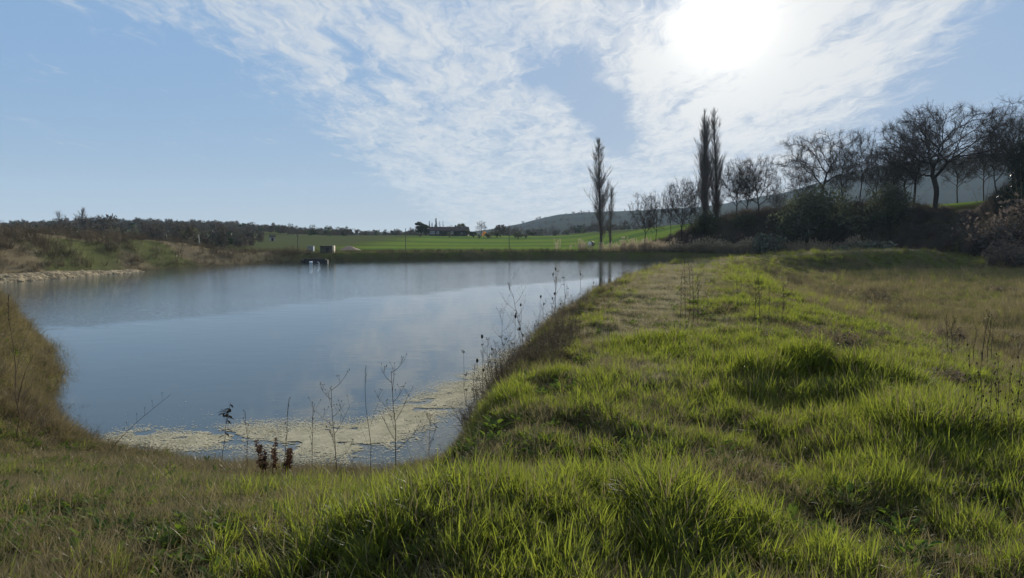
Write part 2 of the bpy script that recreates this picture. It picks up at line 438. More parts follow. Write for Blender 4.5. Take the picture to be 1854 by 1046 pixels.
m_soil, nt = new_mat('rough_ground')
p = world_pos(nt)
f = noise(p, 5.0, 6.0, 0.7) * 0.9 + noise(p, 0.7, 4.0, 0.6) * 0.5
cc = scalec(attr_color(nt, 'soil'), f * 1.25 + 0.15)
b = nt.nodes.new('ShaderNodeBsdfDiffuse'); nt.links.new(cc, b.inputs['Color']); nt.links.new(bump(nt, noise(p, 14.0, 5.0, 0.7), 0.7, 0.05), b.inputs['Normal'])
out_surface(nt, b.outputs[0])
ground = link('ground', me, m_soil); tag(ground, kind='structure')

# ------------------------------------------------------------------ water
def grow(L, g):
    t = np.roll(L, -1, 0) - np.roll(L, 1, 0); n = np.stack([t[:, 1], -t[:, 0]], 1); n /= np.linalg.norm(n, axis=1)[:, None] + 1e-9
    a = 0.5 * np.sum(L[:, 0] * np.roll(L[:, 1], -1) - L[:, 1] * np.roll(L[:, 0], -1))
    return L + n * g * (1 if a > 0 else -1)
W = grow(SHORE, 0.8)
tri = tessellate_polygon([[Vector((a, b_, 0)) for a, b_ in W]])
wme = mesh_np('water', np.concatenate([W, np.zeros((len(W), 1))], 1), np.array(tri))
wbm = bmesh.new(); wbm.from_mesh(wme); bmesh.ops.recalc_face_normals(wbm, faces=wbm.faces)
if sum(f_.normal.z * f_.calc_area() for f_ in wbm.faces) < 0: bmesh.ops.reverse_faces(wbm, faces=wbm.faces)
wbm.to_mesh(wme); wbm.free()
m_water, nt = new_mat('pond_water')
p = world_pos(nt); px_, py_, pz_ = xyz(p)
# the breeze touches the far part only: line from (-16, 26) to (5, 55)
edge = (py_ - 26) * 0.586 - (px_ + 16) * 0.810 + (noise(vec(px_ * 0.12, py_ * 0.12), 1.0, 3.0) - 0.5) * 7.0 + (noise(vec(px_ * 0.5, py_ * 0.9), 1.0, 4.0) - 0.5) * 5.0
breeze = sstep(edge, -1.2, 2.4)
lee = noise(vec(px_ * 0.03, py_ * 0.06), 1.0, 3.0)
rip = noise(vec(px_ * 1.5, py_ * 3.4), 1.5, 3.0, 0.55) + noise(vec(px_ * 4, py_ * 8), 1.5, 2.0, 0.5) * 0.25
calm = noise(vec(px_ * 0.8, py_ * 1.4), 1.0, 2.0, 0.5)
h = rip * breeze * (lee * 0.5 + 0.75) * 0.013 + calm * 0.0040
b = principled(nt, mixc(noise(vec(px_ * 0.05, py_ * 0.05), 1.0, 2.0), (0.056, 0.074, 0.076), (0.068, 0.084, 0.080)), 0.015, 0.5, bump(nt, h, 1.0, 1.0))
b.inputs['IOR'].default_value = 1.333
b.inputs['Specular IOR Level'].default_value = 0.5
out_surface(nt, b.outputs[0])
water = link('water', wme, m_water); tag(water, kind='structure')

# ================================================================== plant materials
def plant_mat(name, a, b_, trans=0.45, tcol=None, gloss=0.06, rough=0.35, posscale=0.6, patch=None):
    """leaf: reflects and lets light through; colour varies from plant to plant and from place to place"""
    m, nt = new_mat(name)
    oi = nt.nodes.new('ShaderNodeObjectInfo')
    p = world_pos(nt)
    f = xclamp(X(oi.outputs['Random']) * 0.55 + noise(p, posscale, 3.0, 0.6) * 1.3 - 0.42)
    c = mixc(f, a, b_)
    if patch:
        c = mixc(sstep(noise(p, 0.33, 3.0), 0.50, 0.68) * 0.8, c, patch)
    d = nt.nodes.new('ShaderNodeBsdfDiffuse'); nt.links.new(c, d.inputs['Color'])
    t = nt.nodes.new('ShaderNodeBsdfTranslucent')
    nt.links.new(mixc(0.0, scalec(c, 1.5), (0, 0, 0)) if tcol is None else mixc(0.65, scalec(c, 1.5), tcol), t.inputs['Color'])
    mx = nt.nodes.new('ShaderNodeMixShader'); mx.inputs[0].default_value = trans
    nt.links.new(d.outputs[0], mx.inputs[1]); nt.links.new(t.outputs[0], mx.inputs[2])
    g = nt.nodes.new('ShaderNodeBsdfAnisotropic'); g.inputs['Roughness'].default_value = rough
    mx2 = nt.nodes.new('ShaderNodeMixShader'); mx2.inputs[0].default_value = gloss
    nt.links.new(mx.outputs[0], mx2.inputs[1]); nt.links.new(g.outputs[0], mx2.inputs[2])
    out_surface(nt, mx2.outputs[0]); return m
M_lush = plant_mat('fresh_grass_blade', (0.032, 0.064, 0.020), (0.098, 0.112, 0.026), 0.58, (0.29, 0.33, 0.026), 0.02, .4)
M_turf = plant_mat('short_grass_blade', (0.055, 0.088, 0.020), (0.110, 0.120, 0.030), 0.42, (0.18, 0.19, 0.045), 0.02, .5, patch=(0.15, 0.115, 0.06))
M_pale = plant_mat('dewy_grass_blade', (0.180, 0.170, 0.095), (0.290, 0.245, 0.155), 0.45, None, 0.07, 0.35)
M_dry = plant_mat('dead_grass_blade', (0.120, 0.098, 0.045), (0.230, 0.185, 0.095), 0.35, None, 0.015)
M_leaf = plant_mat('weed_leaf', (0.040, 0.080, 0.014), (0.085, 0.130, 0.022), 0.40, (0.16, 0.22, 0.02), 0.012, 0.55)
M_brown = plant_mat('dead_weed', (0.080, 0.062, 0.040), (0.190, 0.150, 0.095), 0.30, None, 0.02)
M_russet = plant_mat('russet_dock', (0.085, 0.045, 0.025), (0.150, 0.085, 0.048), 0.2, None, 0.02)
M_reed = plant_mat('reed_straw', (0.30, 0.245, 0.160), (0.45, 0.38, 0.27), 0.45, None, 0.05)

# ------------------------------------------------------------------ plant shapes
class MB:
    def __init__(s): s.v = []; s.f3 = []; s.f4 = []; s.m3 = []; s.m4 = []; s.n = 0
    def add(s, v, f, mi=0):
        v = np.asarray(v, float); f = np.asarray(f, int) + s.n
        s.v.append(v); s.n += len(v)
        if f.shape[1] == 3: s.f3.append(f); s.m3 += [mi] * len(f)
        else: s.f4.append(f); s.m4 += [mi] * len(f)
    def mesh(s, name, smooth=True):
        fl = []; mi = []
        if s.f3: fl.append(np.concatenate(s.f3)); mi += s.m3
        if s.f4: fl.append(np.concatenate(s.f4)); mi += s.m4
        return mesh_np(name, np.concatenate(s.v), fl, smooth, mi)
    def blade(s, base, az, length, width, lean, droop, segs=4, mi=0, yaw=None, tipw=0.05):
        """a leaf blade that rises from base, leans out along az and droops to its tip"""
        t = np.linspace(0, 1, segs + 1)
        a = lean + droop * t ** 1.6
        ds = length / segs
        hx = np.concatenate([[0], np.cumsum(np.sin((a[1:] + a[:-1]) / 2) * ds)])
        hz = np.concatenate([[0], np.cumsum(np.cos((a[1:] + a[:-1]) / 2) * ds)])
        w = width * 0.5 * np.clip(np.minimum(0.55 + 2.2 * t, 1.0) * (1 - t ** 2.2) + tipw * 0, tipw, 1)
        ya = (az + math.pi / 2) if yaw is None else yaw
        c = np.stack([base[0] + hx * math.cos(az), base[1] + hx * math.sin(az), base[2] + hz], 1)
        o = np.array([math.cos(ya), math.sin(ya), 0.0])
        L = c - o * w[:, None]; Rr = c + o * w[:, None]
        v = np.empty((2 * (segs + 1), 3)); v[0::2] = L; v[1::2] = Rr
        k = np.arange(segs) * 2
        s.add(v, np.stack([k, k + 1, k + 3, k + 2], 1), mi)
    def leaf(s, base, d, up, length, width, fold=0.25, mi=0):
        d = np.asarray(d, float); d = d / np.linalg.norm(d); side = np.cross(d, up); side = side / (np.linalg.norm(side) + 1e-9); nn = np.cross(side, d)
        b = np.asarray(base, float)
        v = [b, b + d * length * .35 + side * width * .5 + nn * fold * width, b + d * length * .72 + side * width * .40 + nn * fold * width * .6, b + d * length - nn * fold * width * .5,
             b + d * length * .72 - side * width * .40 + nn * fold * width * .6, b + d * length * .35 - side * width * .5 + nn * fold * width, b + d * length * .5]
        s.add(v, [[0, 1, 6], [1, 2, 6], [2, 3, 6], [3, 4, 6], [4, 5, 6], [5, 0, 6]], mi)
    def tube(s, pts, rad, sides=4, mi=0, cap=True):
        pts = np.asarray(pts, float); rad = np.broadcast_to(np.asarray(rad, float), (len(pts),))
        n = len(pts); tan = np.gradient(pts, axis=0); tan /= np.linalg.norm(tan, axis=1)[:, None] + 1e-12
        ref = np.array([0.31, 0.17, 0.93]) if abs(tan[0][2]) < 0.9 else np.array([0.95, 0.2, 0.1])
        aa = np.cross(tan, ref); aa /= np.linalg.norm(aa, axis=1)[:, None] + 1e-12
        bb = np.cross(tan, aa)
        an = np.arange(sides) * 2 * math.pi / sides
        v = pts[:, None] + rad[:, None, None] * (aa[:, None] * np.cos(an)[None, :, None] + bb[:, None] * np.sin(an)[None, :, None])
        i = np.arange(n - 1)[:, None] * sides; j = np.arange(sides)[None]; j2 = (j + 1) % sides
        f = np.stack([i + j, i + j2, i + sides + j2, i + sides + j], -1).reshape(-1, 4)
        s.add(v.reshape(-1, 3), f, mi)
        if cap and sides == 4 and rad[-1] > 0.004:
            s.add(v[-1], [[0, 1, 2, 3]], mi)
    def egg(s, c, rx, rz, axis=(0, 0, 1), segs=7, rings=5, jit=0.0, rng=None, mi=0):
        q = Vector((0, 0, 1)).rotation_difference(Vector(axis).normalized()).to_matrix()
        q = np.array(q)
        V = []
        for i in range(rings + 1):
            ph = math.pi * i / rings
            for j in range(segs):
                a = 2 * math.pi * j / segs
                k = 1 + (rng.uniform(-jit, jit) if rng else 0)
                V.append((rx * math.sin(ph) * math.cos(a) * k, rx * math.sin(ph) * math.sin(a) * k, -rz * math.cos(ph) * k))
        V = np.array(V) @ q.T + np.asarray(c)
        F = [(i * segs + j, i * segs + (j + 1) % segs, (i + 1) * segs + (j + 1) % segs, (i + 1) * segs + j) for i in range(rings) for j in range(segs)]
        s.add(V, F, mi)

def tuft(rng, n, lo, hi, width, spread, lean, droop, segs=4, wvar=0.4, dead=0.0):
    b = MB(); drift = rng.uniform(0, 6.28)
    for i in range(n):
        r = spread * math.sqrt(rng.random()); a = rng.uniform(0, 6.28)
        az = a + rng.gauss(0, 0.7)
        if rng.random() < 0.35: az = drift + rng.gauss(0, 0.6)
        L = rng.uniform(lo, hi) * (1 - 0.25 * r / spread)
        dd = rng.random() < dead
        b.blade((r * math.cos(a), r * math.sin(a), -0.02), az, L, width * rng.uniform(1 - wvar, 1 + wvar), abs(rng.gauss(lean, lean * 0.6)), abs(rng.gauss(droop, droop * 0.5)) * (1.6 if dd else 1), segs, 1 if dd else 0,
                az + math.pi / 2 + rng.gauss(0, 0.5))
    return b.mesh('tuft')
def proto(me, mats):
    o = bpy.data.objects.new('tuft', me)
    for m in mats: me.materials.append(m)
    return o
rg = random.Random(11)
P_lush = [proto(tuft(rg, 24, .07, .19, .0056, .055, .18, .75, 4, dead=.08), [M_lush, M_dry]) for _ in range(5)]
P_long = [proto(tuft(rg, 24, .18, .40, .0105, .07, .20, .80, 5, dead=.05), [M_lush, M_dry]) for _ in range(4)]
P_turf = [proto(tuft(rg, 34, .035, .10, .0042, .09, .30, .9, 3, dead=.25), [M_turf, M_dry]) for _ in range(5)]
P_pale = [proto(tuft(rg, 34, .05, .15, .0030, .09, .22, .5, 3), [M_pale]) for _ in range(4)]
P_dry = [proto(tuft(rg, 26, .08, .26, .0036, .08, .50, 1.2, 4), [M_dry]) for _ in range(4)]
def weed(rng, n, L, flat=0.6):
    b = MB()
    for i in range(n):
        a = rng.uniform(0, 6.28); e = rng.uniform(0.1, flat); d = np.array([math.cos(a), math.sin(a), e]); l = L * rng.uniform(.5, 1.1)
        st = np.array([math.cos(a), math.sin(a), e + .3]) * rng.uniform(.01, L * .7)
        b.tube([(0, 0, 0), st], .0015, 3)
        b.leaf(st, d, (0, 0, 1), l, l * rng.uniform(.38, .55))
    return b.mesh('weed')
P_weed = [proto(weed(rg, 14, .060, .9), [M_leaf]) for _ in range(3)] + [proto(weed(rg, 22, .032, 1.1), [M_leaf]) for _ in range(2)]
def brush(rng, n, h, spread, rad, sub=5, leaf=0.0):
    """a clump of dead stems with side twigs and shrivelled leaves"""
    b = MB()
    for i in range(n):
        a = rng.uniform(0, 6.28); r = spread * math.sqrt(rng.random()); H = h * rng.uniform(.5, 1.1); ln = rng.gauss(0, .22)
        base = np.array([r * math.cos(a), r * math.sin(a), -.03]); d = np.array([math.cos(a) * (.15 + abs(ln)), math.sin(a) * (.15 + abs(ln)), 1.0])
        mid = base + d * H * .5 + np.array([rng.gauss(0, .03), rng.gauss(0, .03), 0]) * h; tip = base + d * H + np.array([rng.gauss(0, .08), rng.gauss(0, .08), 0]) * h
        b.tube([base, mid, tip], [rad, rad * .8, rad * .4], 3)
        for k in range(sub):
            t = rng.uniform(.25, 1); p0 = base + (mid - base) * min(1, t * 2) if t < .5 else mid + (tip - mid) * (t - .5) * 2
            aa = rng.uniform(0, 6.28); l = H * rng.uniform(.08, .3); dd = np.array([math.cos(aa), math.sin(aa), rng.uniform(.2, 1.3)]) * l
            b.tube([p0, p0 + dd], [rad * .5, rad * .25], 3)
            if rng.random() < leaf: b.leaf(p0 + dd, (math.cos(aa), math.sin(aa), -.3), (0, 0, 1), h * .07, h * .035)
    return b.mesh('brush')
P_brush = [proto(brush(rg, 16, .75, .28, .0055, 6, .5), [M_brown]) for _ in range(4)]
P_brushf = [proto(brush(rg, 12, 1.0, .5, .018, 5, 0.9), [M_brown]) for _ in range(3)]
def reed(rng):
    b = MB()
    for i in range(9):
        a = rng.uniform(0, 6.28); r = .5 * math.sqrt(rng.random()); H = rng.uniform(.9, 1.9)
        base = np.array([r * math.cos(a), r * math.sin(a), 0]); tip = base + np.array([rng.gauss(0, .12), rng.gauss(0, .12), H])
        b.tube([base, tip], [.012, .006], 3)
        for k in range(4):
            t = rng.uniform(.2, .8); b.blade(base + (tip - base) * t, rng.uniform(0, 6.28), rng.uniform(.3, .5), .035, .5, 1.1, 3)
        for k in range(7):
            aa = rng.uniform(0, 6.28); b.leaf(tip - np.array([0, 0, rng.uniform(0, .22)]), (math.cos(aa) * .6 + .3, math.sin(aa) * .6, rng.uniform(.1, .8)), (0, 0, 1), rng.uniform(.12, .22), .09)
    return b.mesh('reed')
P_reed = [proto(reed(rg), [M_reed]) for _ in range(4)]

def scatter(name, protos, xy, scale, rs, kind='stuff', sink=0.0, tilt=0.15, zs=None, squash=None, zscale=None):
    """one mass of plants: a cloud of points that geometry nodes fill with the given plants"""
    n = len(xy)
    z = height(xy[:, 0], xy[:, 1]) if zs is None else zs
    me = bpy.data.meshes.new(name)
    me.vertices.add(n); me.vertices.foreach_set('co', np.stack([xy[:, 0], xy[:, 1], z - sink], 1).astype(np.float32).ravel())
    rot = np.stack([rs.normal(0, tilt, n), rs.normal(0, tilt, n), rs.uniform(0, 6.283, n)], 1).astype(np.float32)
    sc = np.stack([scale * rs.uniform(.85, 1.15, n), scale * rs.uniform(.85, 1.15, n), (zscale if zscale is not None else scale) * (rs.uniform(.75, 1.2, n) if squash is None else squash)], 1).astype(np.float32)
    a = me.attributes.new('rot', 'FLOAT_VECTOR', 'POINT'); a.data.foreach_set('vector', rot.ravel())
    a = me.attributes.new('scl', 'FLOAT_VECTOR', 'POINT'); a.data.foreach_set('vector', sc.ravel())
    a = me.attributes.new('pick', 'INT', 'POINT'); a.data.foreach_set('value', rs.randint(0, len(protos), n).astype(np.int32))
    o = bpy.data.objects.new(name, me); col.objects.link(o); tag(o, kind=kind)
    g = bpy.data.node_groups.new(name, 'GeometryNodeTree')
    g.interface.new_socket('Geometry', in_out='INPUT', socket_type='NodeSocketGeometry')
    g.interface.new_socket('Geometry', in_out='OUTPUT', socket_type='NodeSocketGeometry')
    gi = g.nodes.new('NodeGroupInput'); go = g.nodes.new('NodeGroupOutput')
    ip = g.nodes.new('GeometryNodeInstanceOnPoints'); ip.inputs['Pick Instance'].default_value = True
    jn = g.nodes.new('GeometryNodeJoinGeometry')
    for p_ in protos:
        oi = g.nodes.new('GeometryNodeObjectInfo'); oi.inputs['Object'].default_value = p_; oi.inputs['As Instance'].default_value = True
        g.links.new(oi.outputs['Geometry'], jn.inputs[0])
    def na(nm, t):
        q_ = g.nodes.new('GeometryNodeInputNamedAttribute'); q_.data_type = t; q_.inputs['Name'].default_value = nm
        return next(s_ for s_ in q_.outputs if s_.enabled and s_.name == 'Attribute')
    g.links.new(gi.outputs[0], ip.inputs['Points']); g.links.new(jn.outputs[0], ip.inputs['Instance'])
    g.links.new(na('pick', 'INT'), ip.inputs['Instance Index'])
    er = g.nodes.new('FunctionNodeEulerToRotation'); g.links.new(na('rot', 'FLOAT_VECTOR'), er.inputs[0])
    g.links.new(er.outputs[0], ip.inputs['Rotation'])
    g.links.new(na('scl', 'FLOAT_VECTOR'), ip.inputs['Scale'])
    g.links.new(ip.outputs[0], go.inputs[0])
    md = o.modifiers.new('plants', 'NODES'); md.node_group = g
    return o

# ------------------------------------------------------------------ where the grass grows
rs = np.random.RandomState(3)
def polar_points(n, r0, r1, a0, a1, flat_below=6.5):
    """points spread evenly by bearing and by log distance; close by, evenly over the ground"""
    lr = rs.uniform(math.log(r0), math.log(r1), n); r = np.exp(lr); a = np.radians(rs.uniform(a0, a1, n))
    keep = rs.rand(n) < np.minimum(1, (r / flat_below) ** 2)
    return np.stack([r * np.sin(a), r * np.cos(a)], 1)[keep]
XY = polar_points(600000, 0.9, 110, -47, 47, 7.0)
q_ = zones(XY[:, 0], XY[:, 1])
keep = (q_['d'] > 0.12) & ~((q_['r'] > 60) & (XY[:, 0] < 12))
keep &= ~((XY[:, 1] > 92) & (XY[:, 0] > 12))
XY = XY[keep]; q_ = {k: v_[keep] for k, v_ in q_.items()}
x, y, r = XY[:, 0], XY[:, 1], q_['r']
big = 1 + np.clip((r - 9) / 28, 0, 1.6); tall = (1 + .25 * (big - 1)) * (1 - .3 * q_['nearleft'] * (y > 5.5)) * (1 + .9 * q_['meadow']) * (1 + 1.1 * ss(r, 15, 38) * ss(fbm(x, y, 1 / 1.8, 3, 141), .46, .62))
hum = fbm(x, y, 1 / 1.25, 4, 51, .62)                 # the lumps of the ground: grass is lusher on top
clump = fbm(x, y, 1 / 0.55, 3, 101, .6)
lushbig = np.maximum.reduce([np.exp(-(((x - 3.3) / 1.5) ** 2 + ((y - 7.6) / 1.0) ** 2)), np.exp(-(((x - 3.6) / .9) ** 2 + ((y - 5.4) / 1.2) ** 2)) * .9, 0.85 * np.exp(-(((x - 2.3) / .9) ** 2 + ((y - 9.8) / 1.2) ** 2)), .8 * np.exp(-(((x - .75) / .5) ** 2 + ((y - 3.9) / .9) ** 2)), .75 * np.exp(-(((x + .3) / .8) ** 2 + ((y - 3.6) / .5) ** 2))])
lushbig = lushbig * (.35 + .75 * ss(fbm(x, y, 1 / .6, 3, 131), .36, .58))
groove = np.exp(-((x - (0.46 + 0.06 * (y - 3.5))) / 0.13) ** 2) * (y < 5.6) * (y > 2.2)
pl = 0.62 * (q_['s'] < 4.5) * ss(clump * .5 + q_['n2'] * .5, .36, .56) + 0.14
pl = pl * (1 - .85 * ss(q_['n1'], .53, .62)) * (1 - .93 * q_['pale']) * (1 - .8 * q_['path']) * (1 - .40 * q_['nearleft'] * ss(q_['n2'], .42, .55)) * (1 - .75 * q_['leftbank']) * (1 - .7 * q_['meadow']) * (1 - .8 * groove)
ppale = (1.6 * q_['pale'] + .8 * q_['path']) * (.5 + .8 * ss(q_['n1'], .35, .6))
pdry = .16 + .35 * ss(fbm(x, y, 1 / .8, 3, 111), .52, .66) + .5 * q_['rim'] + .60 * q_['nearleft'] * ss(q_['n2'], .38, .56) + .3 * q_['meadow'] * ss(q_['n2'], .50, .64) + .7 * q_['leftbank']
pturf = .50 + .55 * q_['meadow'] + .25 * q_['path'] - .3 * q_['leftbank']
pweed = .07 + .25 * q_['nearleft'] + .12 * ss(q_['n2'], .55, .65)
tot = np.stack([pl, ppale, pdry, pturf, pweed], 1); tot = np.clip(tot, 0, None); tot[:, 0] *= (1 - .9 * groove)
cum = np.cumsum(tot / tot.sum(1)[:, None], 1); cls = (rs.rand(len(x))[:, None] > cum).sum(1)
gap = rs.rand(len(x)) < (np.where(cls >= 2, .13, .02) + 0.96 * ss(clump * .8 + hum * .4, .52, .62)) * (1 - .7 * groove)
def pickc(k): return (cls == k) & gap
hsc = rs.uniform(.7, 1.3, len(x)) * (0.55 + 0.85 * ss(hum * .6 + clump * .4, .38, .66)) * (1 - .25 * q_['meadow'])
m = pickc(0) & ~(rs.rand(len(x)) < lushbig * .9); scatter('grass', P_lush, XY[m], (big * hsc)[m], rs, zscale=(tall * hsc)[m])
m2 = ((cls == 0) | (cls == 3)) & (rs.rand(len(x)) < lushbig * .75); scatter('long_grass', P_long, XY[m2], (big * (.60 + .65 * lushbig))[m2], rs, zscale=(.60 + .65 * lushbig)[m2])
broad = [proto(weed(rg, 9, .085, .8), [M_leaf]) for _ in range(3)]
bx_ = rs.rand(len(x)) < .012 * (r < 16) * ss(fbm(x, y, 1 / 1.5, 2, 121), .48, .6); scatter('low_weeds', broad, XY[bx_], rs.uniform(.6, 1.2, bx_.sum()), rs)
def straw(rng):
    b = MB()
    for i in range(3):
        b.blade((rng.gauss(0, .08), rng.gauss(0, .08), .03), rng.uniform(0, 6.28), rng.uniform(.2, .5), .0038, rng.uniform(.6, 1.35), rng.uniform(.2, 1.0), 7)
    return b.mesh('straw')
bx_ = (rs.rand(len(x)) < .0038 * (1 + .6 * q_['nearleft'])) & (r < 18); scatter('dead_straw', [proto(straw(rg), [M_dry]) for _ in range(4)], XY[bx_], rs.uniform(.6, 1.2, bx_.sum()), rs, tilt=.25)
m = pickc(1); scatter('dewy_grass', P_pale, XY[m], (big * 1.05)[m], rs, zscale=tall[m])
m = pickc(2); scatter('dead_grass', P_dry, XY[m], (big * (1 + .5 * q_['rim']) * (1 + .5 * q_['leftbank']))[m], rs, tilt=.3, zscale=(tall * (1 + .9 * (x < -6.5)))[m])
m = pickc(3); scatter('short_grass', P_turf, XY[m], (big * 1.1)[m], rs, zscale=tall[m])
m = pickc(4) & (r < 22); scatter('low_weeds', P_weed, XY[m], (np.clip(big * 1.1, 0, 1.5))[m], rs)

# ================================================================== trees
def bark_mat(name, a, b_):
    m, nt = new_mat(name); p = world_pos(nt)
    b = principled(nt, mixc(noise(p, 2.5, 4.0, 0.6), a, b_), 0.9, 0.15); out_surface(nt, b.outputs[0]); return m
M_bark = bark_mat('dark_bark', (0.030, 0.025, 0.021), (0.065, 0.054, 0.044))
M_twig = bark_mat('twigs', (0.040, 0.032, 0.026), (0.075, 0.060, 0.048))
M_poplar = bark_mat('poplar_bark', (0.055, 0.045, 0.036), (0.100, 0.082, 0.066))
M_poptwig = bark_mat('poplar_twigs', (0.13, 0.105, 0.085), (0.20, 0.16, 0.13))
M_evergreen = plant_mat('evergreen_leaf', (0.018, 0.034, 0.014), (0.035, 0.055, 0.020), 0.15, None, 0.03, .4, .2)
M_ivy = plant_mat('ivy_leaf', (0.014, 0.026, 0.010), (0.030, 0.045, 0.016), 0.15, None, 0.05, .3, .5)
M_bushgreen = plant_mat('bush_leaf', (0.050, 0.062, 0.032), (0.095, 0.100, 0.052), 0.4, None, 0.03, .4, .5)
M_bramble = plant_mat('bramble_leaf', (0.075, 0.064, 0.056), (0.140, 0.112, 0.094), 0.35, None, 0.0, .4, .3)
M_grey = plant_mat('grey_bush_leaf', (0.085, 0.095, 0.065), (0.140, 0.145, 0.095), 0.3, None, 0.03, .4, .5)
M_budding = plant_mat('budding_leaf', (0.11, 0.13, 0.03), (0.16, 0.17, 0.05), 0.35, None, 0.02, .4, .5)
M_blossom = plant_mat('orange_blossom', (0.55, 0.22, 0.04), (0.65, 0.34, 0.08), 0.3, None, 0.02, .4, .5)

def colonize(rng, attract, root, step, infl, kill, trunk_h, iters=140, up=0.12, wob=0.12, lean=(0, 0)):
    """grow a branch skeleton into a cloud of points; returns nodes, parents"""
    rs_ = np.random.RandomState(rng.randrange(1 << 30))
    P = [np.array(root, float)]; par = [-1]
    n0 = max(2, int(trunk_h / step)); d = np.array([lean[0], lean[1], 1.0])
    for i in range(n0):
        d = d + rs_.normal(0, wob * .5, 3) * np.array([1, 1, 0]); d = d / np.linalg.norm(d); P.append(P[-1] + d * step); par.append(len(P) - 2)
    A = attract.copy()
    near_d = np.full(len(A), 1e9); near_i = np.zeros(len(A), int)
    def upd(lo):
        Q = np.array(P[lo:])
        if not len(Q): return
        D = np.linalg.norm(A[:, None] - Q[None], axis=2); k = D.argmin(1); dm = D[np.arange(len(A)), k]
        m = dm < near_d; near_d[m] = dm[m]; near_i[m] = k[m] + lo
    upd(max(1, n0 - 3))
    seen = {}
    for it in range(iters):
        if not len(A): break
        act = near_d < infl
        if not act.any():
            act = near_d <= near_d.min() + 1e-6
        lo = len(P)
        ids = near_i[act]; dirs = A[act] - np.array(P)[ids]; dirs /= np.linalg.norm(dirs, axis=1)[:, None] + 1e-9
        for i in np.unique(ids):
            d = dirs[ids == i].sum(0); d = d / (np.linalg.norm(d) + 1e-9) + np.array([0, 0, up]) + rs_.normal(0, wob, 3); d /= np.linalg.norm(d)
            c = seen.get(i, 0)
            if c > 3: continue
            seen[i] = c + 1
            P.append(P[i] + d * step); par.append(int(i))
        if len(P) == lo: break
        upd(lo)
        k = near_d > kill
        A = A[k]; near_d = near_d[k]; near_i = near_i[k]
    P = np.array(P); par = np.array(par); i = np.arange(1, len(P))
    for it in range(3):                      # let the limbs run smoothly
        s_ = np.zeros_like(P); c_ = np.zeros(len(P)); np.add.at(s_, par[i], P[i]); np.add.at(c_, par[i], 1)
        m = c_ > 0; m[0] = False; Q = P.copy()
        Q[m] = .4 * P[m] + .3 * P[np.maximum(par, 0)][m] + .3 * s_[m] / c_[m][:, None]; P = Q
    return P, par
def pipe(P, par, tip, expo):
    n = len(P); acc = np.zeros(n); ch = np.zeros(n, int)
    for i in range(n - 1, 0, -1):
        if ch[i] == 0: acc[i] = tip ** expo
        acc[par[i]] += acc[i]; ch[par[i]] += 1
    return acc ** (1 / expo), ch
def segs_mesh(name, p0, p1, r0, r1, sides):
    """many tapered twigs as one mesh"""
    p0, p1 = np.asarray(p0, float), np.asarray(p1, float); r0, r1 = np.asarray(r0, float), np.asarray(r1, float)
    t = p1 - p0; t /= np.linalg.norm(t, axis=1)[:, None] + 1e-9
    ref = np.where(np.abs(t[:, 2:3]) < 0.8, np.array([[0, 0, 1.0]]), np.array([[1.0, 0, 0]]))
    a = np.cross(t, ref); a /= np.linalg.norm(a, axis=1)[:, None] + 1e-9; b = np.cross(t, a)
    an = np.arange(sides) * 2 * math.pi / sides
    ring = a[:, None] * np.cos(an)[None, :, None] + b[:, None] * np.sin(an)[None, :, None]
    v = np.concatenate([p0[:, None] + ring * r0[:, None, None], p1[:, None] + ring * r1[:, None, None]], 1)
    j = np.arange(sides); f1 = np.stack([j, (j + 1) % sides, sides + (j + 1) % sides, sides + j], 1)
    f = (np.arange(len(p0)) * 2 * sides)[:, None, None] + f1[None]
    return v.reshape(-1, 3), f.reshape(-1, 4)
def add_twigs(rs_, P, dirs, n_each, length, rad, up=0.25, spread=0.9, sub=2):
    """fine twigs on the thin branches"""
    idx = np.repeat(np.arange(len(P)), n_each)
    d = dirs[idx] + rs_.normal(0, spread, (len(idx), 3)) + np.array([0, 0, up]); d /= np.linalg.norm(d, axis=1)[:, None]
    L = length * rs_.uniform(.5, 1.2, len(idx))
    a = P[idx]; b = a + d * L[:, None]
    p0 = [a]; p1 = [b]; r0 = [np.full(len(idx), rad)]; r1 = [np.full(len(idx), rad * .6)]
    for k in range(sub):
        t = rs_.uniform(.3, 1, len(idx)); q0 = a + d * (L * t)[:, None]
        dd = d + rs_.normal(0, .7, d.shape) + np.array([0, 0, up]); dd /= np.linalg.norm(dd, axis=1)[:, None]
        p0.append(q0); p1.append(q0 + dd * (L * rs_.uniform(.35, .8, len(idx)))[:, None]); r0.append(np.full(len(idx), rad * .7)); r1.append(np.full(len(idx), rad * .4))
    return np.concatenate(p0), np.concatenate(p1), np.concatenate(r0), np.concatenate(r1)
def crown_points(rng, n, w, h, z0, shape='dome', inner=0.25):
    rs_ = np.random.RandomState(rng.randrange(1 << 30)); out = []
    ph = rs_.uniform(0, 6.28, 6)
    while len(out) < n:
        p = rs_.uniform(-1, 1, 3); rr_ = np.linalg.norm(p)
        a = math.atan2(p[1], p[0])
        lim = 1 - .13 * math.sin(3 * a + ph[0]) - .10 * math.sin(5 * a + ph[1] + 3 * p[2]) - .10 * math.sin(4 * p[2] * 2 + ph[2] + 2 * a)
        if rr_ > lim or rr_ < inner * rs_.rand(): continue
        if shape == 'dome' and p[2] < -.55 - .25 * math.sin(2 * a + ph[3]): continue
        out.append((p[0] * w, p[1] * w, z0 + h * (p[2] * .5 + .5)))
    return np.array(out)
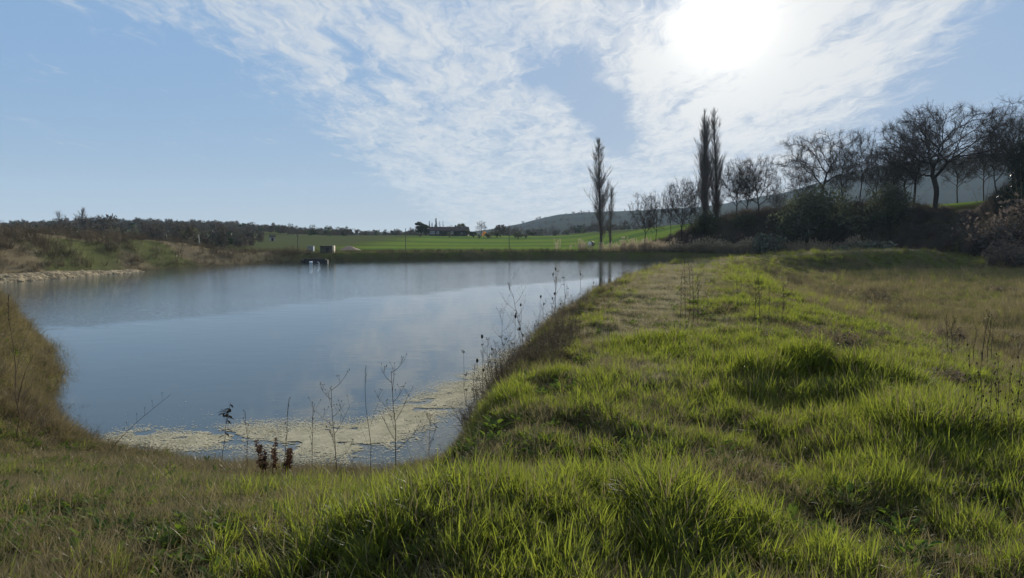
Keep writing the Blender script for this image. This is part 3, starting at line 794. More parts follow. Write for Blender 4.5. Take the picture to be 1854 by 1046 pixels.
def bare_tree(rng, H, W, trunk_h, n_att=900, step=.42, z0=None, tip=.015, expo=2.25, twig=.75, twigr=.011, n_each=6, lean=(0, 0), up=.1, wob=.10, roots=1, bark=None, twigm=None, ivy=0):
    """meshes of one leafless tree: trunk with limbs, and the crown of branches and twigs"""
    z0 = trunk_h * .75 if z0 is None else z0
    A = crown_points(rng, n_att, W, H - z0 - twig * .6, z0)
    P, par = colonize(rng, A, (0, 0, -.3), step, step * 7, step * 1.5, trunk_h, up=up, wob=wob, lean=lean)
    rad, ch = pipe(P, par, tip, expo)
    rad = np.minimum(rad, W * .085); rad[0] *= 1.25
    i = np.arange(1, len(P)); pr_ = par[i]
    r1 = rad[i]; r0 = np.minimum(rad[pr_], r1 * 1.35); r0[:3] = rad[pr_][:3]
    p0, p1 = P[pr_], P[i]
    thick = r1 > .055
    rs_ = np.random.RandomState(rng.randrange(1 << 30))
    v1, f1 = segs_mesh('t', p0[thick], p1[thick], r0[thick], r1[thick], 6)
    th_ = ~thick
    v2, f2 = segs_mesh('c', p0[th_], p1[th_], r0[th_], r1[th_], 4)
    dirs = np.zeros_like(P); dirs[i] = P[i] - P[pr_]; dirs /= np.linalg.norm(dirs, axis=1)[:, None] + 1e-9
    thin = np.where((rad < .045) & (np.arange(len(P)) > 4))[0]
    q = add_twigs(rs_, P[thin], dirs[thin], n_each, twig, twigr)
    v3, f3 = segs_mesh('c', *q, 3)
    m1 = mesh_np('trunk', v1, f1); m2 = mesh_np('crown', np.concatenate([v2, v3]), [f2, f3 + len(v2)])
    m1.materials.append(bark or M_bark); m2.materials.append(twigm or M_twig)
    return [('trunk', m1), ('crown', m2)]
def poplar_tree(rng, H, W, stems=1, dense=1.0, tops=None):
    """a fastigiate poplar: straight leader, steep branches hugging it, each with steep twigs"""
    rs_ = np.random.RandomState(rng.randrange(1 << 30))
    S = [[], [], [], []]; T = [[], [], [], []]
    def seg(L, a, b, r0, r1): L[0].append(a); L[1].append(b); L[2].append(r0); L[3].append(r1)
    def limb(base, d, length, r, lvl):
        n = max(4, int(length / .9)); p = np.array(base, float); d = np.array(d, float); R_ = r
        for k in range(n):
            t = (k + 1) / n
            d = d + rs_.normal(0, .035 if lvl else .012, 3) + np.array([0, 0, (.018 if lvl == 1 else .05) if lvl else .03]); d /= np.linalg.norm(d)
            q = p + d * length / n; r2 = r * (1 - .9 * t) + .008
            seg(S if lvl == 0 or (lvl == 1 and R_ > .05) else T, p, q, R_, r2)
            if lvl < 2:
                m = rs_.poisson((5.5 if lvl == 0 else 3.4) * dense * (length / n) * (1 if t > (.10 if lvl == 0 else .15) else .3))
                for _ in range(m):
                    tt = rs_.rand(); o = p + (q - p) * tt; a = rs_.uniform(0, 6.28)
                    if lvl == 0:
                        # how far up: short at the very foot, longest in the lower half, short at the tip
                        u_ = (o[2]) / H; prof = min(1, .35 + 2.6 * u_) * (1 - u_) ** .75
                        l = H * .34 * prof * rs_.uniform(.35, 1.1) + .5; tl = rs_.uniform(.18, .46) * (W / (H * .11))
                    else:
                        l = length * rs_.uniform(.2, .42) * (1.1 - .5 * t) + .25; tl = rs_.uniform(.18, .5)
                    nd = d + np.array([math.cos(a), math.sin(a), 0]) * tl; nd /= np.linalg.norm(nd)
                    limb(o, nd, l, max(.010, r2 * (.24 if lvl == 0 else .55) * rs_.uniform(.4, 1)), lvl + 1)
            else:
                if rs_.rand() < .8:
                    a = rs_.uniform(0, 6.28); nd = d + np.array([math.cos(a), math.sin(a), 0.2]) * .45; nd /= np.linalg.norm(nd)
                    seg(T, q, q + nd * rs_.uniform(.25, .6), .007, .005)
            p = q; R_ = r2
    for s_ in range(stems):
        a = rng.uniform(0, 6.28)
        hh = H * (1 if s_ == 0 else rng.uniform(.78, .93)) if tops is None else tops[s_]
        off = 0 if s_ == 0 else .35
        limb((off * math.cos(a), off * math.sin(a), -.3), (math.cos(a) * .022 * (s_ > 0) + rng.gauss(0, .005), math.sin(a) * .022 * (s_ > 0), 1), hh, H * .0125, 0)
    v1, f1 = segs_mesh('t', *S, 6); v2, f2 = segs_mesh('c', *T, 3)
    m1 = mesh_np('trunk', v1, f1); m2 = mesh_np('crown', v2, f2)
    m1.materials.append(M_poplar); m2.materials.append(M_poptwig)
    return [('trunk', m1), ('crown', m2)]
def leaf_cloud(rs_, C, rad, n, size, flat=1.0):
    """small leaf faces filling a set of lumps"""
    k = rs_.randint(0, len(C), n); d = rs_.normal(0, 1, (n, 3)); d /= np.linalg.norm(d, axis=1)[:, None]
    rr_ = rs_.rand(n) ** .45
    c = C[k] + d * (rad[k] * rr_)[:, None] * np.array([1, 1, flat])
    a = rs_.normal(0, 1, (n, 3)); a /= np.linalg.norm(a, axis=1)[:, None]; b = np.cross(a, rs_.normal(0, 1, (n, 3))); b /= np.linalg.norm(b, axis=1)[:, None] + 1e-9
    s_ = size * rs_.uniform(.6, 1.3, n)[:, None]
    v = np.stack([c - a * s_, c + b * s_ * .55, c + a * s_, c - b * s_ * .55], 1)
    return v.reshape(-1, 3), np.arange(n * 4).reshape(n, 4)
def shrub_mesh(rng, W, H, n=2600, size=.12, lumps=16, mat=None, stems=14, twigm=None, name='foliage', D=None):
    rs_ = np.random.RandomState(rng.randrange(1 << 30))
    D = D or W
    a = rs_.uniform(0, 6.28, lumps); r = np.sqrt(rs_.rand(lumps)); z = rs_.uniform(.18, .80, lumps) * H * (1 - .45 * r ** 2)
    C = np.stack([np.cos(a) * r * W * .75, np.sin(a) * r * D * .75, z], 1); rad = np.minimum(z * .95, rs_.uniform(.16, .34, lumps) * min(W * 1.6, H * 1.2))
    v, f = leaf_cloud(rs_, C, rad, n, size)
    m1 = mesh_np(name, v, f, False); m1.materials.append(mat)
    p0 = []; p1 = []; r0 = []; r1 = []
    for i in range(stems):
        k = rs_.randint(lumps); q = C[k] + rs_.normal(0, .3, 3) * rad[k]
        b = np.array([q[0] * .3, q[1] * .3, -.15]); md = (b + q) / 2 + rs_.normal(0, .08, 3) * H
        p0 += [b, md]; p1 += [md, q]; r0 += [.03, .022]; r1 += [.022, .012]
        for _ in range(3):
            e = q + rs_.normal(0, 1, 3) * rad[k] * .8 + np.array([0, 0, rad[k] * .7]); p0.append(q); p1.append(e); r0.append(.012); r1.append(.006)
    v, f = segs_mesh('s', p0, p1, r0, r1, 3); m2 = mesh_np('stems', v, f); m2.materials.append(twigm or M_twig)
    return [('foliage', m1), ('stems', m2)]
def evergreen_mesh(rng, H, W, kind='pine', n=2600, size=.2, mat=None):
    rs_ = np.random.RandomState(rng.randrange(1 << 30))
    C = []; rad = []
    if kind == 'cone':
        k = 13
        for i in range(k):
            t = i / (k - 1); w = W * (1 - t) ** .85
            for j in range(6):
                a = rs_.uniform(0, 6.28); C.append((math.cos(a) * w * .62, math.sin(a) * w * .62, H * (.12 + .85 * t))); rad.append(max(.14 * W, w * .42) * rs_.uniform(.6, 1.1))
    elif kind == 'column':
        for i in range(16):
            t = i / 15; w = W * math.sin(math.pi * min(1, .12 + .86 * t)) ** .6; C.append((rs_.normal(0, .12) * W, rs_.normal(0, .12) * W, H * (.06 + .9 * t))); rad.append(w * .75)
    else:
        for i in range(20):
            a = rs_.uniform(0, 6.28); r = math.sqrt(rs_.rand()); t = rs_.uniform(.28, .88); e = math.sqrt(max(.05, 1 - ((t - .55) / .42) ** 2))
            C.append((math.cos(a) * r * W * .75 * e, math.sin(a) * r * W * .75 * e, H * t)); rad.append(W * rs_.uniform(.2, .42))
    v, f = leaf_cloud(rs_, np.array(C), np.array(rad), n, size, .8)
    m1 = mesh_np('crown', v, f, False); m1.materials.append(mat or M_evergreen)
    b = MB(); b.tube([(0, 0, -.2), (0, 0, H * .5), (0, 0, H * .93)], [W * .1, W * .07, W * .02], 6); m2 = b.mesh('trunk'); m2.materials.append(M_bark)
    return [('trunk', m2), ('crown', m1)]
def plant(name, parts, loc, label, cat, group=None, rz=0.0, sc=(1, 1, 1)):
    t = empty(name, loc, rz); t.scale = sc; tag(t, label, cat, group)
    for nm, me_ in parts: link(nm, me_, None, t)
    return t
rt = random.Random(77)
def place(parts, name, px, dist, top_py, H, label, cat='tree', group=None, rz=None, wscale=1.0, dz=0.0):
    """stand a grown tree on the land at its own distance, at the height it has there"""
    x, y, z = stand(px, dist); h = top_z(top_py, dist) - (z + dz); k = h / H
    return plant(name, parts, (x, y, z + dz), label, cat, group, rt.uniform(0, 6.28) if rz is None else rz, (k * wscale, k * wscale, k))

# ---- poplars
pA = poplar_tree(rt, 20, 3.0, 1, 1.35)
place(pA, 'poplar_tree', 1088, 128, 254, 20, 'tall bare poplar standing alone on the far bank, full to the ground', 'tree', rz=.4)
pA2 = poplar_tree(rt, 12, 1.2, 1, 1.0)
place(pA2, 'poplar_tree', 1104, 129, 338, 12, 'short slender bare sapling against the foot of the lone poplar', 'tree')
pB = poplar_tree(rt, 24, 2.0, 2, 1.1, (24, 22.5)); pC = poplar_tree(rt, 24, 2.7, 1, 1.35)
place(pB, 'poplar_tree', 1274, 118, 203, 24, 'very tall bare poplar of the close pair, the one nearer the lone poplar', 'tree', 'pair of tall poplars', rz=2.0)
place(pC, 'poplar_tree', 1295, 119, 202, 24, 'very tall bare poplar of the close pair, the one nearer the oaks', 'tree', 'pair of tall poplars', rz=4.2)

# ---- the leafless trees on the bank
def grow_tree(H, W, *a, **k): return (bare_tree(rt, H, W, *a, **k), H, W)
tS = grow_tree(8.5, 3.3, 2.6, 520, .40, tip=.012, n_each=5, twig=.6)
tS2 = grow_tree(8.5, 2.4, 2.8, 380, .40, tip=.012, n_each=5, twig=.6)
tM = grow_tree(11, 4.2, 3.4, 850, .45, tip=.016, n_each=6)
tM2 = grow_tree(12, 5.0, 3.2, 1100, .45, tip=.016, n_each=6)
tM3 = grow_tree(11, 4.0, 3.0, 900, .42, tip=.016, n_each=6)
tO = grow_tree(14, 8.4, 3.2, 1900, .46, z0=3.4, tip=.020, expo=2.1, n_each=6, wob=.13, up=.05, twig=.85)
tO2 = grow_tree(12, 6.0, 3.0, 1100, .46, z0=3.4, tip=.018, n_each=6, wob=.13)
tO3 = grow_tree(11, 4.5, 3.0, 850, .45, z0=2.6, tip=.018, n_each=6, wob=.15)
tT = grow_tree(13, 3.0, 4.5, 650, .45, tip=.012, n_each=6)
tT2 = grow_tree(14, 3.4, 4.5, 760, .45, tip=.013, n_each=6)
def tree(pk, name, px, d, top, hw, label, group=None, rz=None):
    """hw: half the crown's width as it shows in the photograph, in its pixels"""
    parts, H, W = pk; x_, y_, z_ = stand(px, d); k = (top_z(top, d) - z_) / H
    return place(parts, name, px, d, top, H, label, 'tree', group, rz, (hw * 1.14 * d / FPX) / (W * k))
tree(tS, 'bare_tree', 1166, 112, 344, 24, 'small bare tree, nearest of the row to the lone poplar')
tree(tS2, 'bare_tree', 1185, 113, 342, 17, 'small narrow bare tree beside the first small tree after the lone poplar')
tree(tS2, 'bare_tree', 1213, 115, 330, 16, 'thin bare tree half hidden behind the round tree before the tall poplars', rz=3.0)
tree(tM, 'bare_tree', 1232, 110, 316, 27, 'round bare tree on a clear straight trunk before the tall poplars')
tree(tM2, 'bare_tree', 1258, 124, 322, 18, 'bare tree right behind the tall poplar pair')
tree(tM3, 'bare_tree', 1330, 113, 283, 26, 'bare round crowned tree next to the tall poplars', rz=1.1)
tree(tM2, 'bare_tree', 1370, 110, 280, 36, 'broad bare tree with dense twigs between the poplars and the gap in the row')
tree(tO2, 'oak_tree', 1479, 107, 235, 63, 'bare spreading oak rising out of a dark green bush')
tree(tT, 'bare_tree', 1552, 108, 227, 28, 'tall narrow bare tree between the spreading oak and the biggest oak')
tree(tO3, 'oak_tree', 1612, 103, 276, 38, 'small crooked dark oak leaning under the biggest oak', rz=2.6)
tree(tO, 'oak_tree', 1688, 100, 186, 96, 'biggest bare oak with a wide domed crown and thick trunk', rz=.6)
tree(tO3, 'oak_tree', 1650, 102, 216, 46, 'bare oak with its trunk close beside the biggest oak', rz=.2)
tree(tT2, 'bare_tree', 1804, 98, 192, 36, 'tall bare tree between the biggest oak and the ivy clad tree', rz=1.4)
tree(tM3, 'bare_tree', 1775, 112, 236, 26, 'bare tree showing its thin crown behind the tall one by the ivy clad tree', rz=4.0)
for px_b, d_, tp_, hw_, pk_, lb_ in ((1350, 116, 300, 24, tM3, 'bare tree wedged between the round crown and the dense twigged crown past the poplars'), (1402, 118, 338, 18, tS, 'low bare tree in the gap between the dense twigged tree and the spreading oak'), (1448, 113, 292, 26, tM, 'bare tree behind the outer limbs of the spreading oak on its poplar side'),
                                (1520, 114, 270, 26, tM3, 'bare tree between the spreading oak and the tall narrow tree'), (1582, 112, 268, 26, tM2, 'bare tree right after the tall narrow tree'), (1632, 110, 250, 30, tM, 'bare tree behind the small crooked oak'),
                                (1728, 113, 262, 28, tM3, 'bare tree under the outer limbs of the biggest oak on the ivy side'), (1826, 104, 205, 30, tM2, 'bare tree pressed against the ivy clad tree')):
    tree(pk_, 'bare_tree', px_b, d_, tp_, hw_, lb_)
iv = [(n_, m_.copy()) for n_, m_ in bare_tree(rt, 15, 4.2, 5, 800, .45, tip=.014, n_each=5)]
_rs = np.random.RandomState(9)
_C = np.stack([_rs.normal(0, .8, 26), _rs.normal(0, .8, 26), _rs.uniform(2.0, 11.5, 26)], 1)
v_, f_ = leaf_cloud(_rs, _C, _rs.uniform(.7, 1.4, 26), 9000, .16)
im = mesh_np('ivy', v_, f_, False); im.materials.append(M_ivy)
place(iv + [('ivy', im)], 'ivy_clad_tree', 1848, 92, 158, 15, 'tall tree with its trunk smothered in dark ivy at the end of the row', 'tree')

# ---- thicket under the trees and shrubs that stand out
P_bram = []
for k in range(4):
    pm = shrub_mesh(rt, 1.7, 2.1, 1000, .10, 14, M_bramble, 60, M_brown)
    vv_ = []; 
    P_bram.append(proto(pm[0][1], [])); P_bram.append(proto(pm[1][1], []))
def thicket_points(n):
    d = rs.uniform(82, 120, n); px = rs.uniform(1180, 2150, n)
    x = (px - 927) / FPX * d
    front = np.interp(px, [1180, 1240, 1300, 1400, 1500, 1600, 1750, 1900, 2150], [113, 109, 106, 102.5, 98.5, 95, 89, 84, 82])
    back = np.interp(px, [1180, 1240, 1300, 1420, 1600, 1700, 1760, 1900, 2150], [119, 118, 117, 114, 108, 101, 98, 106, 108])
    k = (d > front) & (d < back)
    return np.stack([x, d], 1)[k], px[k]
tp, tpx = thicket_points(5200)
hs = np.interp(tpx, [1180, 1250, 1330, 1400, 1500, 1600, 1680, 1740, 1800, 1854, 2150], [.3, .9, 1.05, .95, .9, .85, .65, .55, 1.1, 1.5, 1.5]) * (.65 + .6 * fbm(tp[:, 0], tp[:, 1], 1 / 4., 2, 5))
scatter('bramble_thicket', P_bram, tp, hs, rs, sink=.1, tilt=.08)
sh1 = shrub_mesh(rt, 3.2, 4.6, 5200, .12, 26, M_bushgreen, 70)
sh2 = shrub_mesh(rt, 2.2, 2.6, 2600, .11, 18, M_bramble, 90, M_brown)
sh3 = shrub_mesh(rt, 1.2, 1.5, 2400, .09, 12, M_grey, 20)
def shrub(parts, px, dist, top_py, H, label, ws=1.0, group=None, name='bush', dz=0.0):
    return place(parts, name, px, dist, top_py, H, label, 'bush', group, None, ws, dz)
shrub(sh1, 1478, 102, 322, 4.6, 'big dark green bush wrapped round the foot of the spreading oak', 1.0)
shrub(sh1, 1605, 100, 318, 4.6, 'dark green bush between the narrow tree and the biggest oak', .75)
shrub(sh1, 1275, 112, 372, 4.6, 'dark bush round the feet of the tall poplar pair', .8)
shrub(sh1, 1345, 109, 380, 4.6, 'dark bush under the dense twigged tree beyond the poplars', 1.0)
shrub(sh2, 1822, 84, 352, 2.6, 'russet bramble bush below the ivy clad tree', 1.0)
shrub(sh2, 1770, 84, 428, 2.6, 'dark bush at the end of the grass dam', 1.0)
shrub(sh2, 1828, 72, 430, 2.6, 'dark bush standing forward in the meadow below the ivy clad tree', 1.1)
shrub(sh3, 1556, 93, 424, 1.5, 'pale dry bush in the reeds behind the grass dam', 1.3)
shrub(sh3, 1395, 100, 412, 1.5, 'thin pale upright bush rising from the reeds', .8)
sh4 = shrub_mesh(rt, .75, .75, 700, .035, 14, M_brown, 3, M_brown)
sh4 = [sh4[0], ('stems', brush(rt, 70, .62, .45, .004, 6, 0))]; sh4[1][1].materials.append(M_brown)
g_ = hit(1586, 548)
plant('bush', sh4, g_, 'round dark brown bush alone in the low meadow', 'bush', None, .3, (1.15, 1.15, 1.1))
for bx_, by_, sx_, sz_, lb_ in ((1505, 640, .75, .75, 'reddish brown dry bush where the dam slopes into the meadow'), (1585, 612, .55, .38, 'flat dark clump beside the reddish brown dry bush'), (1715, 625, .7, .8, 'wispy brown bush in the meadow below the dry stalks'),
                                (1838, 618, .7, .5, 'dark low clump at the far right of the meadow'), (1815, 528, 1.6, .6, 'wide low brown bramble in the meadow under the ivy clad tree'), (1700, 700, .5, .45, 'small dark clump on the dam slope right of the lush grass'), (1395, 560, .5, .4, 'small dark clump on the slope past the sparse dry stalks')):
    plant('bush', sh4, hit(bx_, by_), lb_, 'bush', None, rt.uniform(0, 6), (sx_, sx_, sz_))

# ---- reeds along the far bank
n = 1500; px = rs.uniform(1000, 1600, n); d = np.interp(px, [1000, 1100, 1200, 1300, 1400, 1500, 1600], [119, 114.5, 109.8, 104, 100, 95.5, 92]) + rs.uniform(-.5, 4, n)
rx = (px - 927) / FPX * d
dens_ = rs.rand(n) < np.interp(px, [1000, 1110, 1180, 1240, 1600], [.1, .3, .8, 1, 1])
pts = np.stack([rx, d], 1)[dens_]
qd = zones(pts[:, 0], pts[:, 1])['d']; pts = pts[qd > .3]
scatter('reeds', P_reed, pts, rs.uniform(.6, 1.05, len(pts)) * (0.6 + 0.8 * fbm(pts[:, 0], pts[:, 1], 1 / 3., 2, 9)), rs, tilt=.05)
# weeds of the banks
n = 26000; px = rs.uniform(-250, 560, n); d = np.exp(rs.uniform(math.log(30), math.log(104), n)); bx = (px - 927) / FPX * d
q2 = zones(bx, d); k = (q2['d'] > .8) & (q2['d'] < 16) & (bx < -27) & (rs.rand(n) < .10 + .45 * ss(fbm(bx, d, 1 / 5., 3, 66), .38, .55))
pts = np.stack([bx, d], 1)[k]
scatter('bank_weeds', P_brushf + P_brush, pts, np.clip(rs.uniform(.35, 1.0, len(pts)) * ss(q2['d'][k], 0, 4), .3, 2), rs)
n = 5200; px = rs.uniform(480, 1650, n); d = rs.uniform(88, 130, n); bx = (px - 927) / FPX * d
q2 = zones(bx, d); k = (q2['d'] > .2) & (q2['d'] < 5) & (q2['da'] > 4)
pts = np.stack([bx, d], 1)[k]
scatter('bank_weeds', P_brush, pts, rs.uniform(.4, .95, len(pts)), rs)
# brush on the steep inner side of the dam and along the near shore
n = 26000; pp = polar_points(n, 2.5, 75, -46, 30, 5)
q2 = zones(pp[:, 0], pp[:, 1]); k = (q2['d'] > .05) & (q2['d'] < 2.0) & (pp[:, 0] > -26) & (rs.rand(len(pp)) < np.where(pp[:, 0] < -6.5, .50, np.where(pp[:, 0] < -.5, .07, .45)) * ss(fbm(pp[:, 0], pp[:, 1], 1 / 1.2, 2, 44), .36, .56))
pts = pp[k]
scatter('rim_weeds', P_brush, pts, rs.uniform(.35, .8, len(pts)) * np.where(pts[:, 0] < -6.5, .55, np.where(pts[:, 0] < -.5, .45, .8)), rs, tilt=.2)
# dead tussocks and brambles in the meadow
n = 5000; pp = polar_points(n, 9, 90, 12, 47, 5); q2 = zones(pp[:, 0], pp[:, 1])
k = (q2['meadow'] > .5) & (q2['s'] > 6) & (rs.rand(len(pp)) < .9 * ss(fbm(pp[:, 0], pp[:, 1], 1 / 3.2, 3, 46), .46, .60)); pts = pp[k]
scatter('meadow_tussocks', P_brush, pts, rs.uniform(.35, .95, len(pts)), rs, tilt=.35, squash=rs.uniform(.3, .6, len(pts)))

# rough growth on the dam's outer face
n = 9000; pp = np.stack([rs.uniform(12, 50, n), rs.uniform(44, 82, n)], 1); q2 = zones(pp[:, 0], pp[:, 1])
k = (q2['s'] > 2.2) & (q2['s'] < 8) & (rs.rand(n) < .75 * ss(fbm(pp[:, 0], pp[:, 1], 1 / 2.5, 3, 47), .42, .58)); pts = pp[k]
scatter('slope_weeds', P_brush + P_dry, pts, rs.uniform(.5, 1.1, len(pts)), rs, tilt=.3, squash=rs.uniform(.4, .9, len(pts)))

# ---- far woods: bare and evergreen trees as a mass
def far_tree(rng, H, W, mat, n, size, kind):
    rs_ = np.random.RandomState(rng.randrange(1 << 30))
    L = 13; a = rs_.uniform(0, 6.28, L); r = np.sqrt(rs_.rand(L)) * .7; z = rs_.uniform(.30, .80, L); C = np.stack([np.cos(a) * r * W, np.sin(a) * r * W, z * H], 1)
    v, f = leaf_cloud(rs_, C, rs_.uniform(.25, .45, L) * W, n, size)
    o = proto(mesh_np('tree', v, f, False), [mat]); return o
M_farbare = plant_mat('bare_wood', (0.085, 0.076, 0.062), (0.140, 0.120, 0.098), .08, None, 0.0, .5, .01)
P_far = [far_tree(rt, 8, 3.6, M_farbare, 420, .34, 0) for _ in range(5)] + [far_tree(rt, 7.5, 3.2, M_evergreen, 420, .40, 1), far_tree(rt, 6.0, 3.4, M_bushgreen, 420, .36, 1)]
P_farb = [far_tree(rt, 4.5, 3.0, M_bushgreen, 300, .35, 0), far_tree(rt, 4.5, 3.2, M_farbare, 300, .3, 0), far_tree(rt, 4.0, 3.0, M_bramble, 300, .3, 0)]
def wood(name, n, px0, px1, d0, d1, sc, fn=None, protos=None):
    px = rs.uniform(px0, px1, n); d = np.exp(rs.uniform(math.log(d0), math.log(d1), n)); x_ = (px - 927) / FPX * d
    k = np.ones(n, bool) if fn is None else fn(px, d, x_)
    p_ = np.stack([x_, d], 1)[k]
    return scatter(name, protos or P_far, p_, sc * rs.uniform(.6, 1.15, k.sum()), rs, sink=.4, tilt=.03)
wood('hill_wood', 2600, -500, 640, 250, 640, .55, lambda p_, d, x_: fbm(x_, d, 1 / 45., 3, 3) > .47)
wood('valley_wood', 520, -400, 480, 112, 175, .62, lambda p_, d, x_: (d > 112 + .0 * p_) & (x_ < -55), P_farb + P_far)
wood('valley_wood', 600, 430, 800, 292, 520, .42)
wood('valley_wood', 420, 880, 1180, 300, 700, .6, lambda p_, d, x_: fbm(x_, d, 1 / 50., 3, 8) > .45)
wood('hill_wood', 900, 930, 2300, 480, 1300, .9, lambda p_, d, x_: fbm(x_, d, 1 / 90., 3, 6) > .52)

# ================================================================== things
def flat_mat(name, a, b_=None, rough=0.8, sc=3.0, spec=0.2):
    m, nt = new_mat(name); p = world_pos(nt)
    b = principled(nt, mixc(noise(p, sc, 5.0, 0.65), a, b_ or a), rough, spec, bump(nt, noise(p, sc * 8, 3.0), .3, .01)); out_surface(nt, b.outputs[0]); return m
M_sunlit_end = flat_mat('sunlit_end_cream', (0.52, 0.44, 0.30), (0.66, 0.56, 0.40))  # cream that puts sunlight into the pump house end wall's colour
M_olive = flat_mat('olive_board', (0.075, 0.078, 0.055), (0.105, 0.100, 0.070))
M_conc = flat_mat('grey_concrete', (0.20, 0.20, 0.19), (0.30, 0.30, 0.28))
M_white = flat_mat('white_plastic', (0.75, 0.77, 0.80), (0.82, 0.82, 0.84), .4)
M_dark = flat_mat('dark_board', (0.030, 0.030, 0.034), (0.045, 0.044, 0.046))
M_post = flat_mat('weathered_wood', (0.10, 0.085, 0.065), (0.19, 0.165, 0.13), .9, 6)
M_palepost = flat_mat('pale_wood', (0.38, 0.34, 0.27), (0.52, 0.47, 0.38), .9, 6)
M_tile = flat_mat('old_roof_tile', (0.045, 0.034, 0.030), (0.075, 0.055, 0.046), .9, 2)
M_wall = flat_mat('stone_wall', (0.045, 0.042, 0.040), (0.075, 0.068, 0.062), .9, 1.5)
M_pale = flat_mat('pale_stone', (0.36, 0.32, 0.25), (0.48, 0.42, 0.34), .9, 1.5)
M_glass, nt = new_mat('window_glass'); b = principled(nt, (0.05, 0.06, 0.07), 0.08, 0.6); out_surface(nt, b.outputs[0])
M_frame = flat_mat('white_frame', (0.70, 0.70, 0.68), (0.78, 0.78, 0.76), .5)
M_earth = flat_mat('heaped_straw', (0.24, 0.165, 0.12), (0.36, 0.26, 0.19), .95, 2)
def box_mb(b, x0, x1, y0, y1, z0, z1):
    v = [(x, y, z) for z in (z0, z1) for y in (y0, y1) for x in (x0, x1)]
    b.add(v, [[0, 2, 3, 1], [4, 5, 7, 6], [0, 1, 5, 4], [2, 6, 7, 3], [0, 4, 6, 2], [1, 3, 7, 5]])
def box(name, dims, mat, parent, bev=0.02):
    b = MB(); box_mb(b, *dims); me_ = b.mesh(name, False)
    bm = bmesh.new(); bm.from_mesh(me_); bmesh.ops.bevel(bm, geom=bm.edges[:], offset=bev, segments=1, affect='EDGES'); bmesh.ops.recalc_face_normals(bm, faces=bm.faces); bm.to_mesh(me_); bm.free()
    return link(name, me_, mat, parent)
def pole(px, d, top, r, label, mat=M_post, arm=False, lean=0.0, group=None, rz=0.0, name='utility_pole'):
    x_, y_, z_ = stand(px, d); h = top_z(top, d) - z_
    t = empty(name, (x_, y_, z_), rz); t.rotation_euler = (0, lean, rz); tag(t, label, 'pole', group)
    b = MB(); b.tube([(0, 0, -.3), (0, 0, h * .5), (0, 0, h)], [r, r * .9, r * .75], 8); link('shaft', b.mesh('shaft'), mat, t)
    if arm:
        box('crossarm', (-.38, .38, -r * .9 - .06, -r * .9, h - .30, h - .22), mat, t, .008)
        for s_ in (-.3, .3):
            b = MB(); b.egg((s_, -r * .9 - .03, h - .15), .035, .07, segs=6, rings=4); link('insulator', b.mesh('insulator'), M_white, t)
    else:
        b = MB(); b.tube([(0, 0, h - .01), (0, 0, h + .03)], [r * .85, r * .5], 8); link('cap', b.mesh('cap'), mat, t)
    return t
pole(363, 106, 424, .10, 'pale leaning post on the rough bank at the left of the water', M_palepost, False, -.05, name='wooden_post')
pole(540, 113, 424, .085, 'brown pole with a short crossarm beside the grey cabinet', M_post, True)
pole(735, 121, 413, .075, 'thin dark pole in the green field left of the farmhouse', M_post)
pole(922, 128, 407, .075, 'thin dark pole in the green field right of the farmhouse', M_post)

# pump house at the water's end
hx, hy, hz0 = stand(594, 103.5)
t = empty('pump_house', (hx, hy, hz0), .12); t.scale = (.9, .9, .85); tag(t, 'low olive pump house with an end wall coloured sunlit cream by the water', 'hut')
box('wall', (-1.15, .85, -.8, .8, -.4, 1.18), M_olive, t)
box('end_wall', (.853, 1.12, -.86, .86, -.4, 1.28), M_sunlit_end, t)  # sun-facing end: its lit look is painted in as cream
box('roof', (-1.25, .85, -.92, .92, 1.183, 1.27), M_tile, t)
dr = box('door', (-.2, .4, -.835, -.803, -.1, .95), M_dark, t, .006); box('handle', (.28, .33, -.86, -.838, .4, .5), M_conc, dr, .004)
hx, hy, hz0 = stand(563.5, 108)
t = empty('utility_cabinet', (hx, hy, hz0), .1); tag(t, 'small grey cabinet with a white side by the brown pole', 'cabinet')
box('body', (-.5, .38, -.3, .3, -.2, .78), M_conc, t); box('side_panel', (.383, .47, -.3, .3, -.2, .80), M_white, t, .008); box('lid', (-.54, .5, -.34, .34, .803, .86), M_conc, t, .008)
# drain mouth with its floats
hx, hy, _ = hit(566, 476, 0.0); 
t = empty('culvert', (hx, hy + 1.2, 0.0), .05); tag(t, 'dark concrete drain mouth at the water left of the pump house', 'culvert')
box('headwall', (-1.5, 1.5, 0, .3, -.4, .55), M_dark, t); box('wing', (-1.85, -1.503, -.6, .3, -.4, .4), M_dark, t); box('wing', (1.503, 1.85, -.6, .3, -.4, .4), M_dark, t)
hx, hy, _ = hit(555, 477.5, 0.0)
t = empty('plastic_drum', (hx, hy + 2, .12), .5); t.scale = (.62, .62, .62); tag(t, 'white plastic drum afloat before the dark drain mouth', 'drum')
b = MB(); k_ = [(-.34, .14), (-.33, .24), (-.2, .26), (-.18, .275), (0, .26), (.18, .275), (.2, .26), (.33, .24), (.34, .14)]
b.tube([(q_[0], 0, 0) for q_ in k_], [q_[1] for q_ in k_], 14); link('body', b.mesh('body'), M_white, t)
for s_ in (-1, 1):
    b = MB(); b.tube([(s_ * .335, 0, 0), (s_ * .35, 0, 0)], [.135, .135], 12); b.egg((s_ * .35, 0, 0), .13, .01, (1, 0, 0), 10, 3); link('end_cap', b.mesh('end_cap'), M_white, t)
hx, hy, _ = hit(570, 478, 0.0)
t = empty('bent_pipe', (hx, hy + 2, -.05)); t.scale = (.6, .6, .6); tag(t, 'thin white bent pipe rising from the water by the drain mouth', 'pipe')
b = MB(); b.tube([(0, 0, -.5), (0, 0, .28), (-.04, 0, .38), (-.14, 0, .43), (-.30, 0, .43)], .045, 8); link('tube', b.mesh('tube'), M_white, t)
